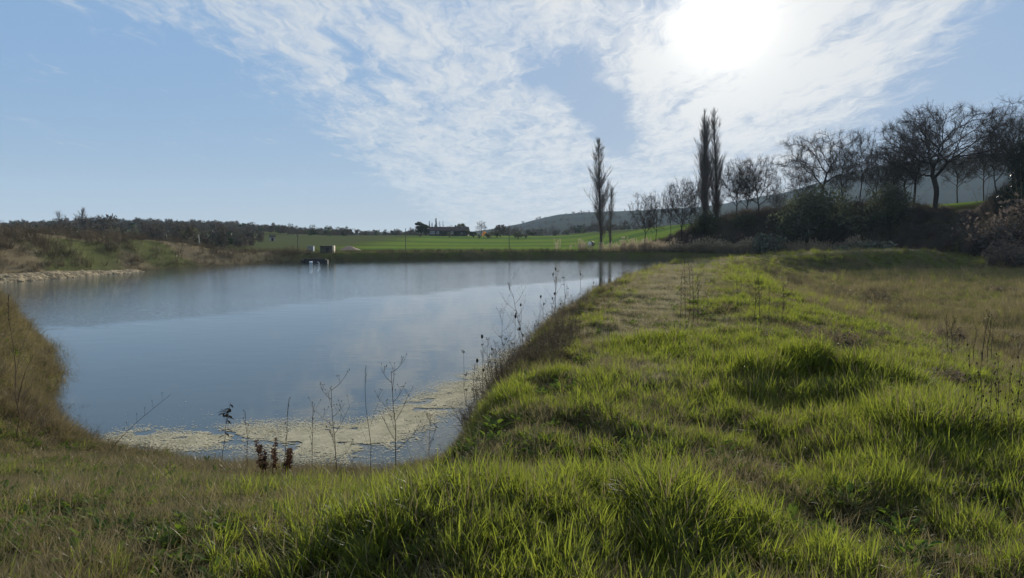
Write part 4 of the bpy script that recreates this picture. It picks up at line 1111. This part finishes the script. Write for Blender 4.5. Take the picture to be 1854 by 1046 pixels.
b = MB(); b.tube([(-.30, 0, .43), (-.36, 0, .43)], .06, 8); link('collar', b.mesh('collar'), M_white, t)
hx, hy, _ = hit(597, 473.5, 0.0)
t = empty('float', (hx, hy, .06)); tag(t, 'small white float close below the pump house', 'float')
b = MB(); b.egg((0, 0, 0), .13, .11, segs=9, rings=6); link('body', b.mesh('body'), M_white, t)
b = MB(); b.tube([(0, 0, .1), (0, 0, .17)], .03, 6); link('knob', b.mesh('knob'), M_white, t)
def heap(px, d, w, h, mat, name, label, cat):
    x_, y_, z_ = stand(px, d); n = 40; a = np.linspace(-1, 1, n); A_, B_ = np.meshgrid(a, a)
    r_ = np.sqrt(A_ ** 2 + B_ ** 2); zz_ = h * np.clip(1 - r_ ** 1.6, -.1, 1) * (.6 + .8 * fbm(A_ * 3, B_ * 3, 1., 3, 15)); zz_[r_ > 1] = -.2
    I_ = np.arange(n * n).reshape(n, n); f_ = np.stack([I_[:-1, :-1], I_[:-1, 1:], I_[1:, 1:], I_[1:, :-1]], -1).reshape(-1, 4)
    o = link(name, mesh_np(name, np.stack([A_.ravel() * w, B_.ravel() * w * .7, zz_.ravel()], 1), f_), mat); o.location = (x_, y_, z_); tag(o, label, cat); return o
heap(634, 116, 1.9, .62, M_earth, 'straw_heap', 'pinkish heap of straw and earth at the edge of the green field', 'heap')
# wrapped bale in the far meadow
hx, hy, hz0 = stand(1070, 146)
t = empty('wrapped_bale', (hx, hy, hz0 + .5), .9); tag(t, 'dark wrapped bale with a white end left of the lone poplar', 'bale')
b = MB(); b.tube([(-.6, 0, 0), (-.5, 0, 0), (.5, 0, 0), (.6, 0, 0)], [.5, .58, .58, .5], 16); link('body', b.mesh('body'), M_dark, t)
for s_ in (-1, 1):
    b = MB(); b.egg((s_ * .6, 0, 0), .5, .03, (1, 0, 0), 14, 4); link('end_face', b.mesh('end_face'), M_white, t)

# farmhouse and hut
def gable(b, x0, x1, y0, y1, z0, z1, over=.3, thick=.12):
    ym = (y0 + y1) / 2
    for s_ in (-1, 1):
        ye = y0 - over if s_ < 0 else y1 + over; k = (z1 - z0) / (ym - y0)
        ze = z0 - over * k
        v = [(x0 - over, ye, ze), (x1 + over, ye, ze), (x1 + over, ym, z1), (x0 - over, ym, z1)]
        v2 = [(a_, b_2, c_ + thick) for a_, b_2, c_ in v]
        b.add(v + v2, [[0, 1, 2, 3], [7, 6, 5, 4], [0, 4, 5, 1], [1, 5, 6, 2], [2, 6, 7, 3], [3, 7, 4, 0]])
def window(parent, x0, x1, y, z0, z1, bars=1):
    fr = MB(); w = .07
    box_mb(fr, x0, x1, y - .05, y, z0, z0 + w); box_mb(fr, x0, x1, y - .05, y, z1 - w, z1)
    for k in range(bars + 2):
        xx = x0 + (x1 - x0 - w) * k / (bars + 1); box_mb(fr, xx, xx + w, y - .05, y, z0 + w, z1 - w)
    f_ = link('window', fr.mesh('window', False), M_frame, parent)
    g = MB(); box_mb(g, x0 + .01, x1 - .01, y - .02, y - .003, z0 + .01, z1 - .01); link('pane', g.mesh('pane', False), M_glass, f_)
hx, hy, hz0 = stand(812, 258)
t = empty('farmhouse', (hx, hy, hz0), -.05); t.scale = (.95, .95, .82); tag(t, 'long low farmhouse with a dark roof among trees beyond the green field', 'house')
b = MB(); box_mb(b, -7.6, 7.6, 0, 6, -.5, 2.5); b.add([(-7.6, 0, 2.5), (-7.6, 6, 2.5), (-7.6, 3, 4.1)], [[0, 2, 1]]); b.add([(7.6, 0, 2.5), (7.6, 6, 2.5), (7.6, 3, 4.1)], [[0, 1, 2]]); link('wall', b.mesh('wall', False), M_wall, t)
b = MB(); gable(b, -7.6, 7.6, 0, 6, 2.52, 4.14); rf = link('roof', b.mesh('roof', False), M_tile, t)
box('chimney', (2.2, 2.9, 2.7, 3.3, 3.7, 5.0), M_wall, rf)
window(t, -7.3, -5.4, -.003, .9, 2.2, 3); window(t, -4.6, -3.7, -.003, 1.0, 2.1); window(t, 1.0, 2.0, -.003, 1.0, 2.1); window(t, 4.6, 5.6, -.003, 1.0, 2.1)
dr = box('door', (-1.6, -.6, -.06, -.003, -.1, 2.05), M_dark, t, .01); box('handle', (-.75, -.68, -.10, -.063, .9, 1.0), M_conc, dr, .004)
hx, hy, hz0 = stand(494.5, 196)
t = empty('stone_hut', (hx, hy, hz0 - .2), .35); tag(t, 'small pale stone hut at the edge of the wood left of the brown pole', 'hut')
b = MB(); box_mb(b, -.8, .8, 0, 1.6, -.5, 1.35); b.add([(-.8, 0, 1.35), (-.8, 1.6, 1.35), (-.8, .8, 1.75)], [[0, 2, 1]]); b.add([(.8, 0, 1.35), (.8, 1.6, 1.35), (.8, .8, 1.75)], [[0, 1, 2]]); link('wall', b.mesh('wall', False), M_pale, t)
b = MB(); gable(b, -.8, .8, 0, 1.6, 1.37, 1.78, .12, .06); link('roof', b.mesh('roof', False), M_tile, t)
box('door', (-.3, .3, -.04, -.003, -.1, 1.1), M_dark, t, .006)

# trees and bushes round the farmhouse
def ever(px, d, top, H, W, label, kind, mat=None, n=1500, size=.26, name='evergreen_tree', cat='tree', group=None, ws=1.0):
    return place(evergreen_mesh(rt, H, W, kind, n, size, mat), name, px, d, top, H, label, cat, group, None, ws)
ever(763, 262, 400, 7, 2.6, 'broad dark evergreen at the left end of the farmhouse', 'round', n=3200, ws=1.35)
ever(772, 266, 404, 7, 2.2, 'dark evergreen squeezed between the broad one and the farmhouse conifers', 'round', n=2400, ws=1.4)
ever(778, 268, 400, 8, 1.0, 'thin pointed conifer behind the farmhouse, nearest the broad evergreen', 'cone', n=900)
ever(783, 270, 403, 8, 1.2, 'short pointed conifer beside the tallest conifer of the farmhouse', 'cone', n=900)
ever(790, 268, 395, 9, 1.6, 'tallest conifer behind the farmhouse, tiered and blunt', 'cone', n=1500)
for px_b, tp, lb in ((798, 400, 'thin pale bare poplar next to the tallest conifer by the farmhouse'), (802.5, 401, 'thin pale bare poplar above the farmhouse roof')):
    place(poplar_tree(rt, 10, .8, 1, .7), 'poplar_tree', px_b, 275, tp, 10, lb, 'tree', 'two thin poplars by the farmhouse')
tF = bare_tree(rt, 8, 3.0, 1.6, 260, .5, tip=.03, n_each=4, twigr=.03)
place(tF, 'bare_tree', 816, 274, 407, 8, 'grey bare tree rising over the middle of the farmhouse roof', 'tree')
ever(834, 275, 404, 6, 3.2, 'rounded dark tree over the right end of the farmhouse', 'round', M_bushgreen, 1500)
place(tF, 'bare_tree', 872, 268, 399, 8, 'open bare tree right of the farmhouse against the sky', 'tree')
ever(814, 232, 419, 3, 1.3, 'small round tree alone on the lawn before the farmhouse', 'round', M_bushgreen, 700, .16)
ever(802, 250, 418, 3, 1.4, 'dark round bush against the farmhouse wall left of the lawn tree', 'round', M_ivy, 900, .2, 'bush', 'bush', ws=1.6)
ever(830, 250, 417, 3, 1.4, 'dark round bush against the farmhouse wall right of the lawn tree', 'round', M_ivy, 900, .2, 'bush', 'bush', ws=1.9)
ever(846, 251, 416, 3, 1.4, 'dark bush covering the right corner of the farmhouse', 'round', M_bushgreen, 900, .2, 'bush', 'bush', ws=1.3)
ever(761, 236, 422, 3, 1.6, 'grey green bush below the broad evergreen', 'round', M_bushgreen, 700, .2, 'bush', 'bush')
for px_b, d, tp, ws, mt, lb in ((858, 236, 418, 1.5, M_ivy, 'dark bush at the right end of the farmhouse'), (868, 228, 424, 1.1, M_grey, 'pale grey bush below the orange blossom'), (884, 230, 421, 1.5, M_bushgreen, 'wide dark bush right of the orange blossom'),
                         (900, 238, 419, 1.4, M_bushgreen, 'round bush between the orange blossom and the thin dark pole'), (906, 246, 405, 1.0, M_farbare, 'tall twiggy bush just left of the right thin dark pole'), (938, 226, 419, 1.5, M_bushgreen, 'bush just right of the thin dark pole'),
                         (952, 228, 422, 1.5, M_grey, 'pale bush at the right end of the bushes past the thin dark pole'), (966, 262, 419, 2.4, M_evergreen, 'low dark hedge bush on the far side of the green field')):
    ever(px_b, d, tp, 3, 1.5, lb, 'round', mt, 700, .2, 'bush', 'bush', ws=ws)
ever(876, 234, 417.5, 3, 1.2, 'bush with orange blossom right of the farmhouse', 'round', M_blossom, 500, .14, 'flowering_bush', 'bush', ws=.8)
# trees standing out on the left
pl1 = poplar_tree(rt, 11, 1.1, 2, .7); pl2 = poplar_tree(rt, 11, 1.0, 1, .8)
for parts_, px_b, tp, lb in ((pl1, 114, 382, 'far pale poplar, the taller of the first close two on the left skyline'), (pl2, 124, 389, 'far pale poplar, the shorter of the first close two on the left skyline'), (pl2, 143, 388, 'far short poplar left of the highest poplar on the left skyline'),
                             (pl1, 151, 376, 'far highest poplar on the left skyline'), (pl2, 158, 383, 'far poplar leaning on the right of the highest one on the left skyline')):
    place(parts_, 'poplar_tree', px_b, 190, tp, 11, lb, 'tree', 'far poplars on the left skyline', wscale=1.7)
for px_b, tp, ws, lb in ((169, 391, .8, 'far round bare tree next to the poplars on the left skyline'), (181, 388, .9, 'far round bare tree in the middle of the three past the skyline poplars'), (196, 388, 1.0, 'far round bare tree last of the three past the skyline poplars')):
    place(tF, 'bare_tree', px_b, 192, tp, 8, lb, 'tree', 'far round trees on the left skyline', wscale=ws)
ever(208, 330, 400, 5, 1.8, 'small dark conifer on the left skyline', 'cone')
for px_b, d, tp, H, W, mt, lb in ((8, 128, 405, 6, 3.0, M_evergreen, 'dark leafy tree at the very edge of the far left bank'), (40, 130, 415, 5, 3.0, M_evergreen, 'dark rounded tree behind the far left bank'), (100, 138, 412, 5, 2.8, M_bushgreen, 'brown green bushy tree below the first skyline poplars'), (128, 136, 413, 5, 3.0, M_bushgreen, 'full green bushy tree below the highest skyline poplar'), (70, 140, 420, 4, 2.8, M_farbare, 'grey bare bushy tree between the dark rounded one and the green ones'),
                               (270, 128, 424, 4, 2.0, M_budding, 'fresh yellow green budding bush behind the rough bank')):
    ever(px_b, d, tp, H, W, lb, 'round', mt, 2200, .22, 'bushy_tree', 'tree')

# ================================================================== dried stalks on the banks
M_stalk = plant_mat('dry_stalk', (0.060, 0.044, 0.030), (0.110, 0.080, 0.052), .1, None, .02)
M_head = plant_mat('dry_seed_head', (0.030, 0.022, 0.015), (0.055, 0.040, 0.026), .1, None, .01)
def stalk(kind, h, rng, loc, label, group=None, lean=None, az=None, r=.0045, name='dry_stalk'):
    t = empty(name, loc, 0); tag(t, label, 'dry plant', group)
    az = rng.uniform(0, 6.28) if az is None else az; lean = abs(rng.gauss(0, .10)) if lean is None else lean
    n = 7; tt = np.linspace(0, 1, n); cur = np.cumsum(np.full(n, 1.0)) * 0
    kx_ = np.cumsum(np.concatenate([[0], np.array([rng.gauss(0, .012) for _ in range(n - 1)])])) * h; ky_ = np.cumsum(np.concatenate([[0], np.array([rng.gauss(0, .012) for _ in range(n - 1)])])) * h
    off = math.tan(lean) * h * tt ** 1.4
    pts = np.stack([off * math.cos(az) + kx_, off * math.sin(az) + ky_, tt * h * math.cos(lean * .5) - .04 * (1 - tt)], 1)
    b = MB(); b.tube(pts, r * (1 - .55 * tt), 5); hd = MB()
    at_ = lambda s_: np.array([np.interp(s_, tt, pts[:, k]) for k in range(3)])
    top = pts[-1]
    def umbel(c, k=.035):
        for _ in range(11):
            a = rng.uniform(0, 6.28); e = rng.uniform(.35, 1.2); d = np.array([math.cos(a), math.sin(a), e]) * k * rng.uniform(.6, 1.1); hd.tube([c, c + d * .6, c + d * np.array([.75, .75, 1.1])], [.0018, .0014, .001], 3)
            hd.egg(c + d * np.array([.75, .75, 1.1]), .006, .006, segs=5, rings=3)
    heads = []
    def new_head():
        nonlocal hd
        hd = MB(); heads.append(hd)
    part = 'seed_head'
    if kind == 'head':
        new_head(); umbel(top, .05)
        for _ in range(rng.randint(1, 3)):
            p0 = at_(rng.uniform(.5, .85)); a = rng.uniform(0, 6.28); q = p0 + np.array([math.cos(a) * .08, math.sin(a) * .08, rng.uniform(.12, .25)]) * h * .9; b.tube([p0, (p0 + q) / 2 + np.array([math.cos(a), math.sin(a), 0]) * .015, q], [r * .6, r * .5, r * .35], 4); new_head(); umbel(q, .035)
    elif kind == 'egg':
        new_head(); hd.egg(top + np.array([0, 0, .025]), .021, .036, segs=9, rings=7, jit=.15, rng=rng)
        for _ in range(6):
            a = rng.uniform(0, 6.28); hd.blade(top, a, .05, .004, 1.0, .4, 3)
        if rng.random() < .6:
            p0 = at_(.65); a = rng.uniform(0, 6.28); q = p0 + np.array([math.cos(a) * .1, math.sin(a) * .1, .2]) * h; b.tube([p0, q], [r * .6, r * .4], 4); new_head(); hd.egg(q + np.array([0, 0, .02]), .016, .028, segs=8, rings=6, jit=.15, rng=rng)
    elif kind == 'branched':
        for k in range(9):
            s_ = .30 + .68 * k / 8; p0 = at_(s_); a = k * 2.4 + rng.uniform(-.4, .4); l = h * (.40 - .24 * s_) * rng.uniform(.7, 1.2)
            d = np.array([math.cos(a) * .75, math.sin(a) * .75, .75]); q = p0 + d * l; b.tube([p0, p0 + d * l * .5 + np.array([0, 0, -.02]), q], [r * .55, r * .45, r * .25], 4)
            for j in range(4):
                u_ = rng.uniform(.35, 1); s0 = p0 + d * l * u_; a2 = rng.uniform(0, 6.28); q2 = s0 + np.array([math.cos(a2) * .5, math.sin(a2) * .5, .9]) * l * .35; b.tube([s0, q2], [r * .3, r * .18], 3); b.egg(q2, .005, .008, segs=5, rings=3, mi=1)
    elif kind == 'leafy':
        part = 'leaves'; new_head()
        for k in range(16):
            s_ = rng.uniform(.55, 1); p0 = at_(s_); a = rng.uniform(0, 6.28); hd.leaf(p0, (math.cos(a), math.sin(a), -.35), (0, 0, 1), .09, .03)
        for k in range(3):
            p0 = at_(.7); a = rng.uniform(0, 6.28); q = p0 + np.array([math.cos(a) * .13, math.sin(a) * .13, .18]) * h; b.tube([p0, q], [r * .5, r * .3], 4)
            for j in range(5): hd.leaf(q - np.array([0, 0, .02 * j]), (math.cos(a + j), math.sin(a + j), -.3), (0, 0, 1), .08, .028)
    elif kind == 'reed':
        new_head()
        for k in range(2): b.blade(at_(.25 + .2 * k), rng.uniform(0, 6.28), h * .45, .012, .25, .5, 5)
        for k in range(14):
            hd.leaf(at_(.82 + .18 * k / 14), (rng.gauss(0, .35), rng.gauss(0, .35), 1), (1, 0, 0), .05, .010)
    else:
        for k in range(6):
            p0 = at_(.4 + .1 * k); a = rng.uniform(0, 6.28); q = p0 + np.array([math.cos(a) * .25, math.sin(a) * .25, .9]) * h * .13; b.tube([p0, q], [r * .5, r * .25], 3); b.egg(q, .006, .010, segs=5, rings=3, mi=1)
    link('stem', b.mesh('stem'), [M_stalk, M_head], t)
    for hh_ in heads: link(part, hh_.mesh(part), M_head, t)
    return t
rk = random.Random(21)
def stalk_px(kind, px, d, top, label, group=None, lean=.05, az=0.0, r=.0045):
    x_, y_, z_ = stand(px, d); h = max(.25, top_z(top, d) - z_)
    return stalk(kind, h, rk, (x_, y_, z_), label, group, lean, az, r)
stalk_px('reed', 664, 8.2, 664, 'slim dry reed with a feathery tip standing over the pale scum', lean=.06, az=2.8)
stalk_px('branched', 706, 7.6, 672, 'widest branching dry stalk standing over the pale scum', lean=.02, r=.006)
stalk_px('branched', 604, 7.2, 702, 'bent branching dry stalk between the reed and the russet dock', lean=.10, az=3.0, r=.005)
stalk_px('thin', 557, 7.8, 732, 'thin straight dry stalk just right of the russet dock', lean=.03)
stalk_px('thin', 503, 8.0, 722, 'thin dry stalk rising out of the russet dock', lean=.02)
stalk_px('leafy', 384, 8.4, 728, 'dry stalk hung with dark shrivelled leaves over the near water', lean=.12, az=.1)
stalk_px('thin', 440, 8.2, 745, 'faint dry stalk between the russet dock and the dark leaved stalk', lean=.02)
stalk_px('branched', 775, 8.0, 750, 'low dark branching stalk where the dam leaves the near shore', lean=.05, r=.004)
stalk_px('head', 846, 10.6, 640, 'lone dry stalk with a dark seed head, tallest over the scum tail', lean=.02, r=.004)
stalk_px('egg', 872, 11.2, 655, 'short teasel like stalk with an oval head beside the scum tail', lean=.10, az=2.9, r=.004)
stalk_px('egg', 884, 11.8, 612, 'tall stalk with an oval dark head at the end of the scum', lean=.06, az=3.0, r=.004)
stalk_px('branched', 915, 12.6, 562, 'tall leaning bare stalk first of the dense stand along the dam', lean=.08, az=2.9, r=.005)
AX = None
for i in range(46):
    yy_ = math.exp(rk.uniform(math.log(11.5), math.log(40)))
    wl = np.interp(yy_, [9.4, 13.2, 17, 22, 29, 38, 50], [-1.3, -.9, -.1, 1.2, 3.0, 5.6, 9.4]); xx_ = wl + rk.uniform(.15, 1.3)
    stalk(rk.choice(['head', 'head', 'egg', 'thin', 'branched']), rk.uniform(.7, 1.45), rk, (xx_, yy_, ground_z(xx_, yy_)), 'dry seed head stalk in the dense stand along the water side of the dam', 'dry stalks along the dam', r=rk.uniform(.004, .0065))
for px_b, base, top, lb in ((1231, 575, 489, 'tall thin dry stalk, first of the sparse clump standing on the dam'), (1241, 580, 468, 'tallest thin dry stalk of the sparse clump standing on the dam'), (1247, 586, 492, 'thin leaning dry stalk inside the sparse clump on the dam'), (1254, 590, 478, 'thin dry stalk at the middle back of the sparse clump on the dam'), (1263, 583, 499, 'shortest dry stalk at the far side of the sparse clump on the dam')):
    x_, y_, z_ = hit(px_b, base); stalk('thin' if px_b % 2 else 'branched', top_z(top, y_) - z_, rk, (x_, y_, z_), lb, 'sparse dry stalks on the dam', .04, rk.uniform(0, 6), .0065)
for i, (px_b, base, top) in enumerate(((1366, 590, 508), (1378, 598, 500), (1390, 585, 515), (1420, 590, 520), (1335, 560, 490), (1712, 655, 572), (1722, 660, 585), (1778, 672, 562), (1786, 668, 570), (1795, 665, 580), (1760, 660, 590))):
    x_, y_, z_ = hit(px_b, base); fld = 'on the slope of the dam' if px_b < 1500 else 'in the low meadow'
    stalk('thin' if i % 3 else 'branched', top_z(top, y_) - z_, rk, (x_, y_, z_), 'thin grey brown dry stalk standing ' + fld, 'dry stalks ' + fld, .05, rk.uniform(0, 6), .006)
for i in range(9):
    x_, y_, z_ = hit(rk.uniform(1740, 1850), rk.uniform(790, 850)); stalk('thin', rk.uniform(.5, .8), rk, (x_, y_, z_), 'thin green brown stalk in a loose group right of the lush grass', 'thin stalks right of the lush grass', .05, None, .003)
x_, y_, z_ = stand(172, 8.9); stalk('thin', .95, rk, (x_, y_, z_), 'dry stalk leaning far out over the water near the left bank', None, .75, .15, .004)
x_, y_, z_ = stand(10, 8.6); stalk('reed', top_z(535, 8.6) - z_, rk, (x_, y_, z_), 'tall brown reed at the end of the left bank', None, .03, 0, .007)
# russet dock heads
def dock(px, base, h, label):
    b = MB(); hd = MB()
    for i in range(4):
        a = rk.uniform(0, 6.28); o = np.array([math.cos(a), math.sin(a), 0]) * .05; top = o * 2.2 + np.array([0, 0, h * rk.uniform(.75, 1.05)]); b.tube([o, (o + top) / 2, top], [.006, .005, .003], 5)
        for k in range(70):
            s_ = rk.uniform(.35, 1); p0 = o + (top - o) * s_; a = rk.uniform(0, 6.28); hd.leaf(p0, (math.cos(a), math.sin(a), rk.uniform(-.2, .8)), (0, 0, 1), .05 * (1.5 - .8 * s_), .026)
    d_ = hit(px, base); t = empty('dock_plant', d_); tag(t, label, 'dry plant'); link('stem', b.mesh('stem'), M_russet, t); link('seed_head', hd.mesh('seed_head'), M_russet, t)
dock(484, 868, .52, 'russet brown dock plant at the shore, the darker taller one'); dock(512, 866, .42, 'russet brown dock plant leaning beside the taller one at the shore')

# ================================================================== washed out clay edge of the left bank
cl_pts = catmull([(-42.5, 44.5), (-40.0, 50), (-39, 58), (-38.5, 66), (-38.2, 71)], 40, False)
nu, nv_ = len(cl_pts), 16
tg = np.gradient(cl_pts, axis=0); tg /= np.linalg.norm(tg, axis=1)[:, None]; nrm = np.stack([-tg[:, 1], tg[:, 0]], 1)
U_, V_ = np.meshgrid(np.linspace(0, 1, nu), np.linspace(0, 1, nv_), indexing='ij')
arc = np.concatenate([[0], np.cumsum(np.linalg.norm(np.diff(cl_pts, axis=0), axis=1))])
hgt = (.66 - .36 * ss(U_, .35, .95)) * (.7 + .6 * fbm(arc[:, None] * np.ones_like(V_), V_ * 0, 1 / 2.2, 3, 3)) * (1 - ss(U_, .93, 1))
dep = -.25 + V_ ** 1.6 * 1.1 + .55 * (fbm(arc[:, None] * np.ones_like(V_), V_ * 2.5, 1 / 1.1, 5, 13, .68) - .5) * (1 - V_ * .4) + .5 * (fbm(arc[:, None] * np.ones_like(V_), V_ * 0, 1 / 1.6, 2, 23) - .5)
cx = cl_pts[:, 0][:, None] + nrm[:, 0][:, None] * dep; cy = cl_pts[:, 1][:, None] + nrm[:, 1][:, None] * dep
cz = -.15 + (hgt + .15) * V_ ** .8 + .10 * (fbm(arc[:, None] * np.ones_like(V_), V_ * 2, 1 / .35, 3, 33) - .5); cz[:, -1] -= .35
I_ = np.arange(nu * nv_).reshape(nu, nv_); f_ = np.stack([I_[:-1, :-1], I_[1:, :-1], I_[1:, 1:], I_[:-1, 1:]], -1).reshape(-1, 4)
m_clay, nt = new_mat('clay'); p = world_pos(nt)
b = principled(nt, mixc(sstep(noise(p, 2.2, 6.0, .7), .40, .62), (0.09, 0.075, 0.05), (0.33, 0.265, 0.165)), .95, .1, bump(nt, noise(p, 6.0, 6.0, .7), .8, .12)); out_surface(nt, b.outputs[0])
cb = link('eroded_bank', mesh_np('eroded_bank', np.stack([cx.ravel(), cy.ravel(), cz.ravel()], 1), f_, False), m_clay); tag(cb, kind='structure')

# ================================================================== scum on the near water
M_scum = plant_mat('floating_scum', (0.23, 0.215, 0.125), (0.62, 0.56, 0.40), .1, None, .03, .5, 3.0)
mid = [(215, 792, 30), (300, 800, 30), (370, 796, 28), (450, 784, 34), (530, 792, 42), (590, 800, 46), (650, 794, 46), (705, 776, 46), (745, 750, 46), (800, 724, 44), (860, 694, 36), (905, 664, 28), (945, 636, 20)]
mp = np.array([hit(a, b_2, 0.0)[:2] for a, b_2, _ in mid]); mw = np.array([(hit(a, b_2 - w_ * .5, 0.0)[1] - hit(a, b_2 + w_ * .5, 0.0)[1]) for a, b_2, w_ in mid]) * .5
band_ = catmull(np.concatenate([mp, mw[:, None]], 1), 10, False)
sr = np.random.RandomState(8); V = []; F = []; nv = 0
def flakes(c, size, k=6):
    global nv
    n = len(c); a = np.linspace(0, 2 * math.pi, k, endpoint=False)[None] + sr.uniform(0, 1, (n, 1)); rr_ = size[:, None] * sr.uniform(.5, 1.25, (n, k))
    st = sr.uniform(1, 2.2, (n, 1)); z = np.full((n, k), 1.0) * (0.004 + sr.rand(n, 1) * .010)
    v = np.stack([c[:, :1] + np.cos(a) * rr_ * st, c[:, 1:2] + np.sin(a) * rr_, z], -1)
    V.append(v.reshape(-1, 3)); F.append(np.arange(n * k).reshape(n, k) + nv); nv += n * k
i_ = sr.randint(0, len(band_), 120000); b_ = band_[i_]; o_ = sr.normal(0, .48, (len(i_), 2)); c_ = b_[:, :2] + np.stack([sr.normal(0, .25, len(i_)), o_[:, 0] * b_[:, 2] * 1.5], 1)
g_ = fbm(c_[:, 0] * .6, c_[:, 1], 1 / .28, 4, 19); k = (g_ + .25 * (fbm(c_[:, 0] * .8, c_[:, 1] * 2, 1 / .09, 2, 23) - .5) > .31 + .12 * np.abs(o_[:, 0])) & ((c_[:, 0] > -3.9) | (sr.rand(len(c_)) < .45))
flakes(c_[k], sr.uniform(.004, .015, k.sum()))
# loose bits drifting out from it
n = 15000; c_ = np.stack([sr.uniform(-7.5, .6, n), sr.uniform(9, 17, n)], 1); dd = np.sqrt(((c_[:, None] - band_[None, ::3, :2]) ** 2).sum(2)).min(1)
side_ = c_[:, 1] > np.interp(c_[:, 0], band_[:, 0], band_[:, 1])
k = (sr.rand(n) < np.where(side_, np.exp(-dd / .8) * .5, .9)) & (fbm(c_[:, 0], c_[:, 1] * 2.2, 1 / .7, 3, 29) > np.where(side_, .5, .42)) & (dd < 2.6)
flakes(c_[k], sr.uniform(.004, .014, k.sum()), 5)
sc_me = mesh_np('scum', np.concatenate(V), F, False)
so = link('scum', sc_me, M_scum); tag(so, kind='stuff')

# ================================================================== air
hz, nt = new_mat('air')
pv = nt.nodes.new('ShaderNodeVolumePrincipled'); pv.inputs['Color'].default_value = (0.62, 0.80, 1.0, 1); pv.inputs['Density'].default_value = 0.00013; pv.inputs['Anisotropy'].default_value = 0.12
o_ = nt.nodes.new('ShaderNodeOutputMaterial'); nt.links.new(pv.outputs[0], o_.inputs['Volume'])
b = MB(); box_mb(b, -2620, 2620, -2620, 2620, -2.2, 215)
h_ = link('haze', b.mesh('haze', False), hz); tag(h_, kind='stuff')
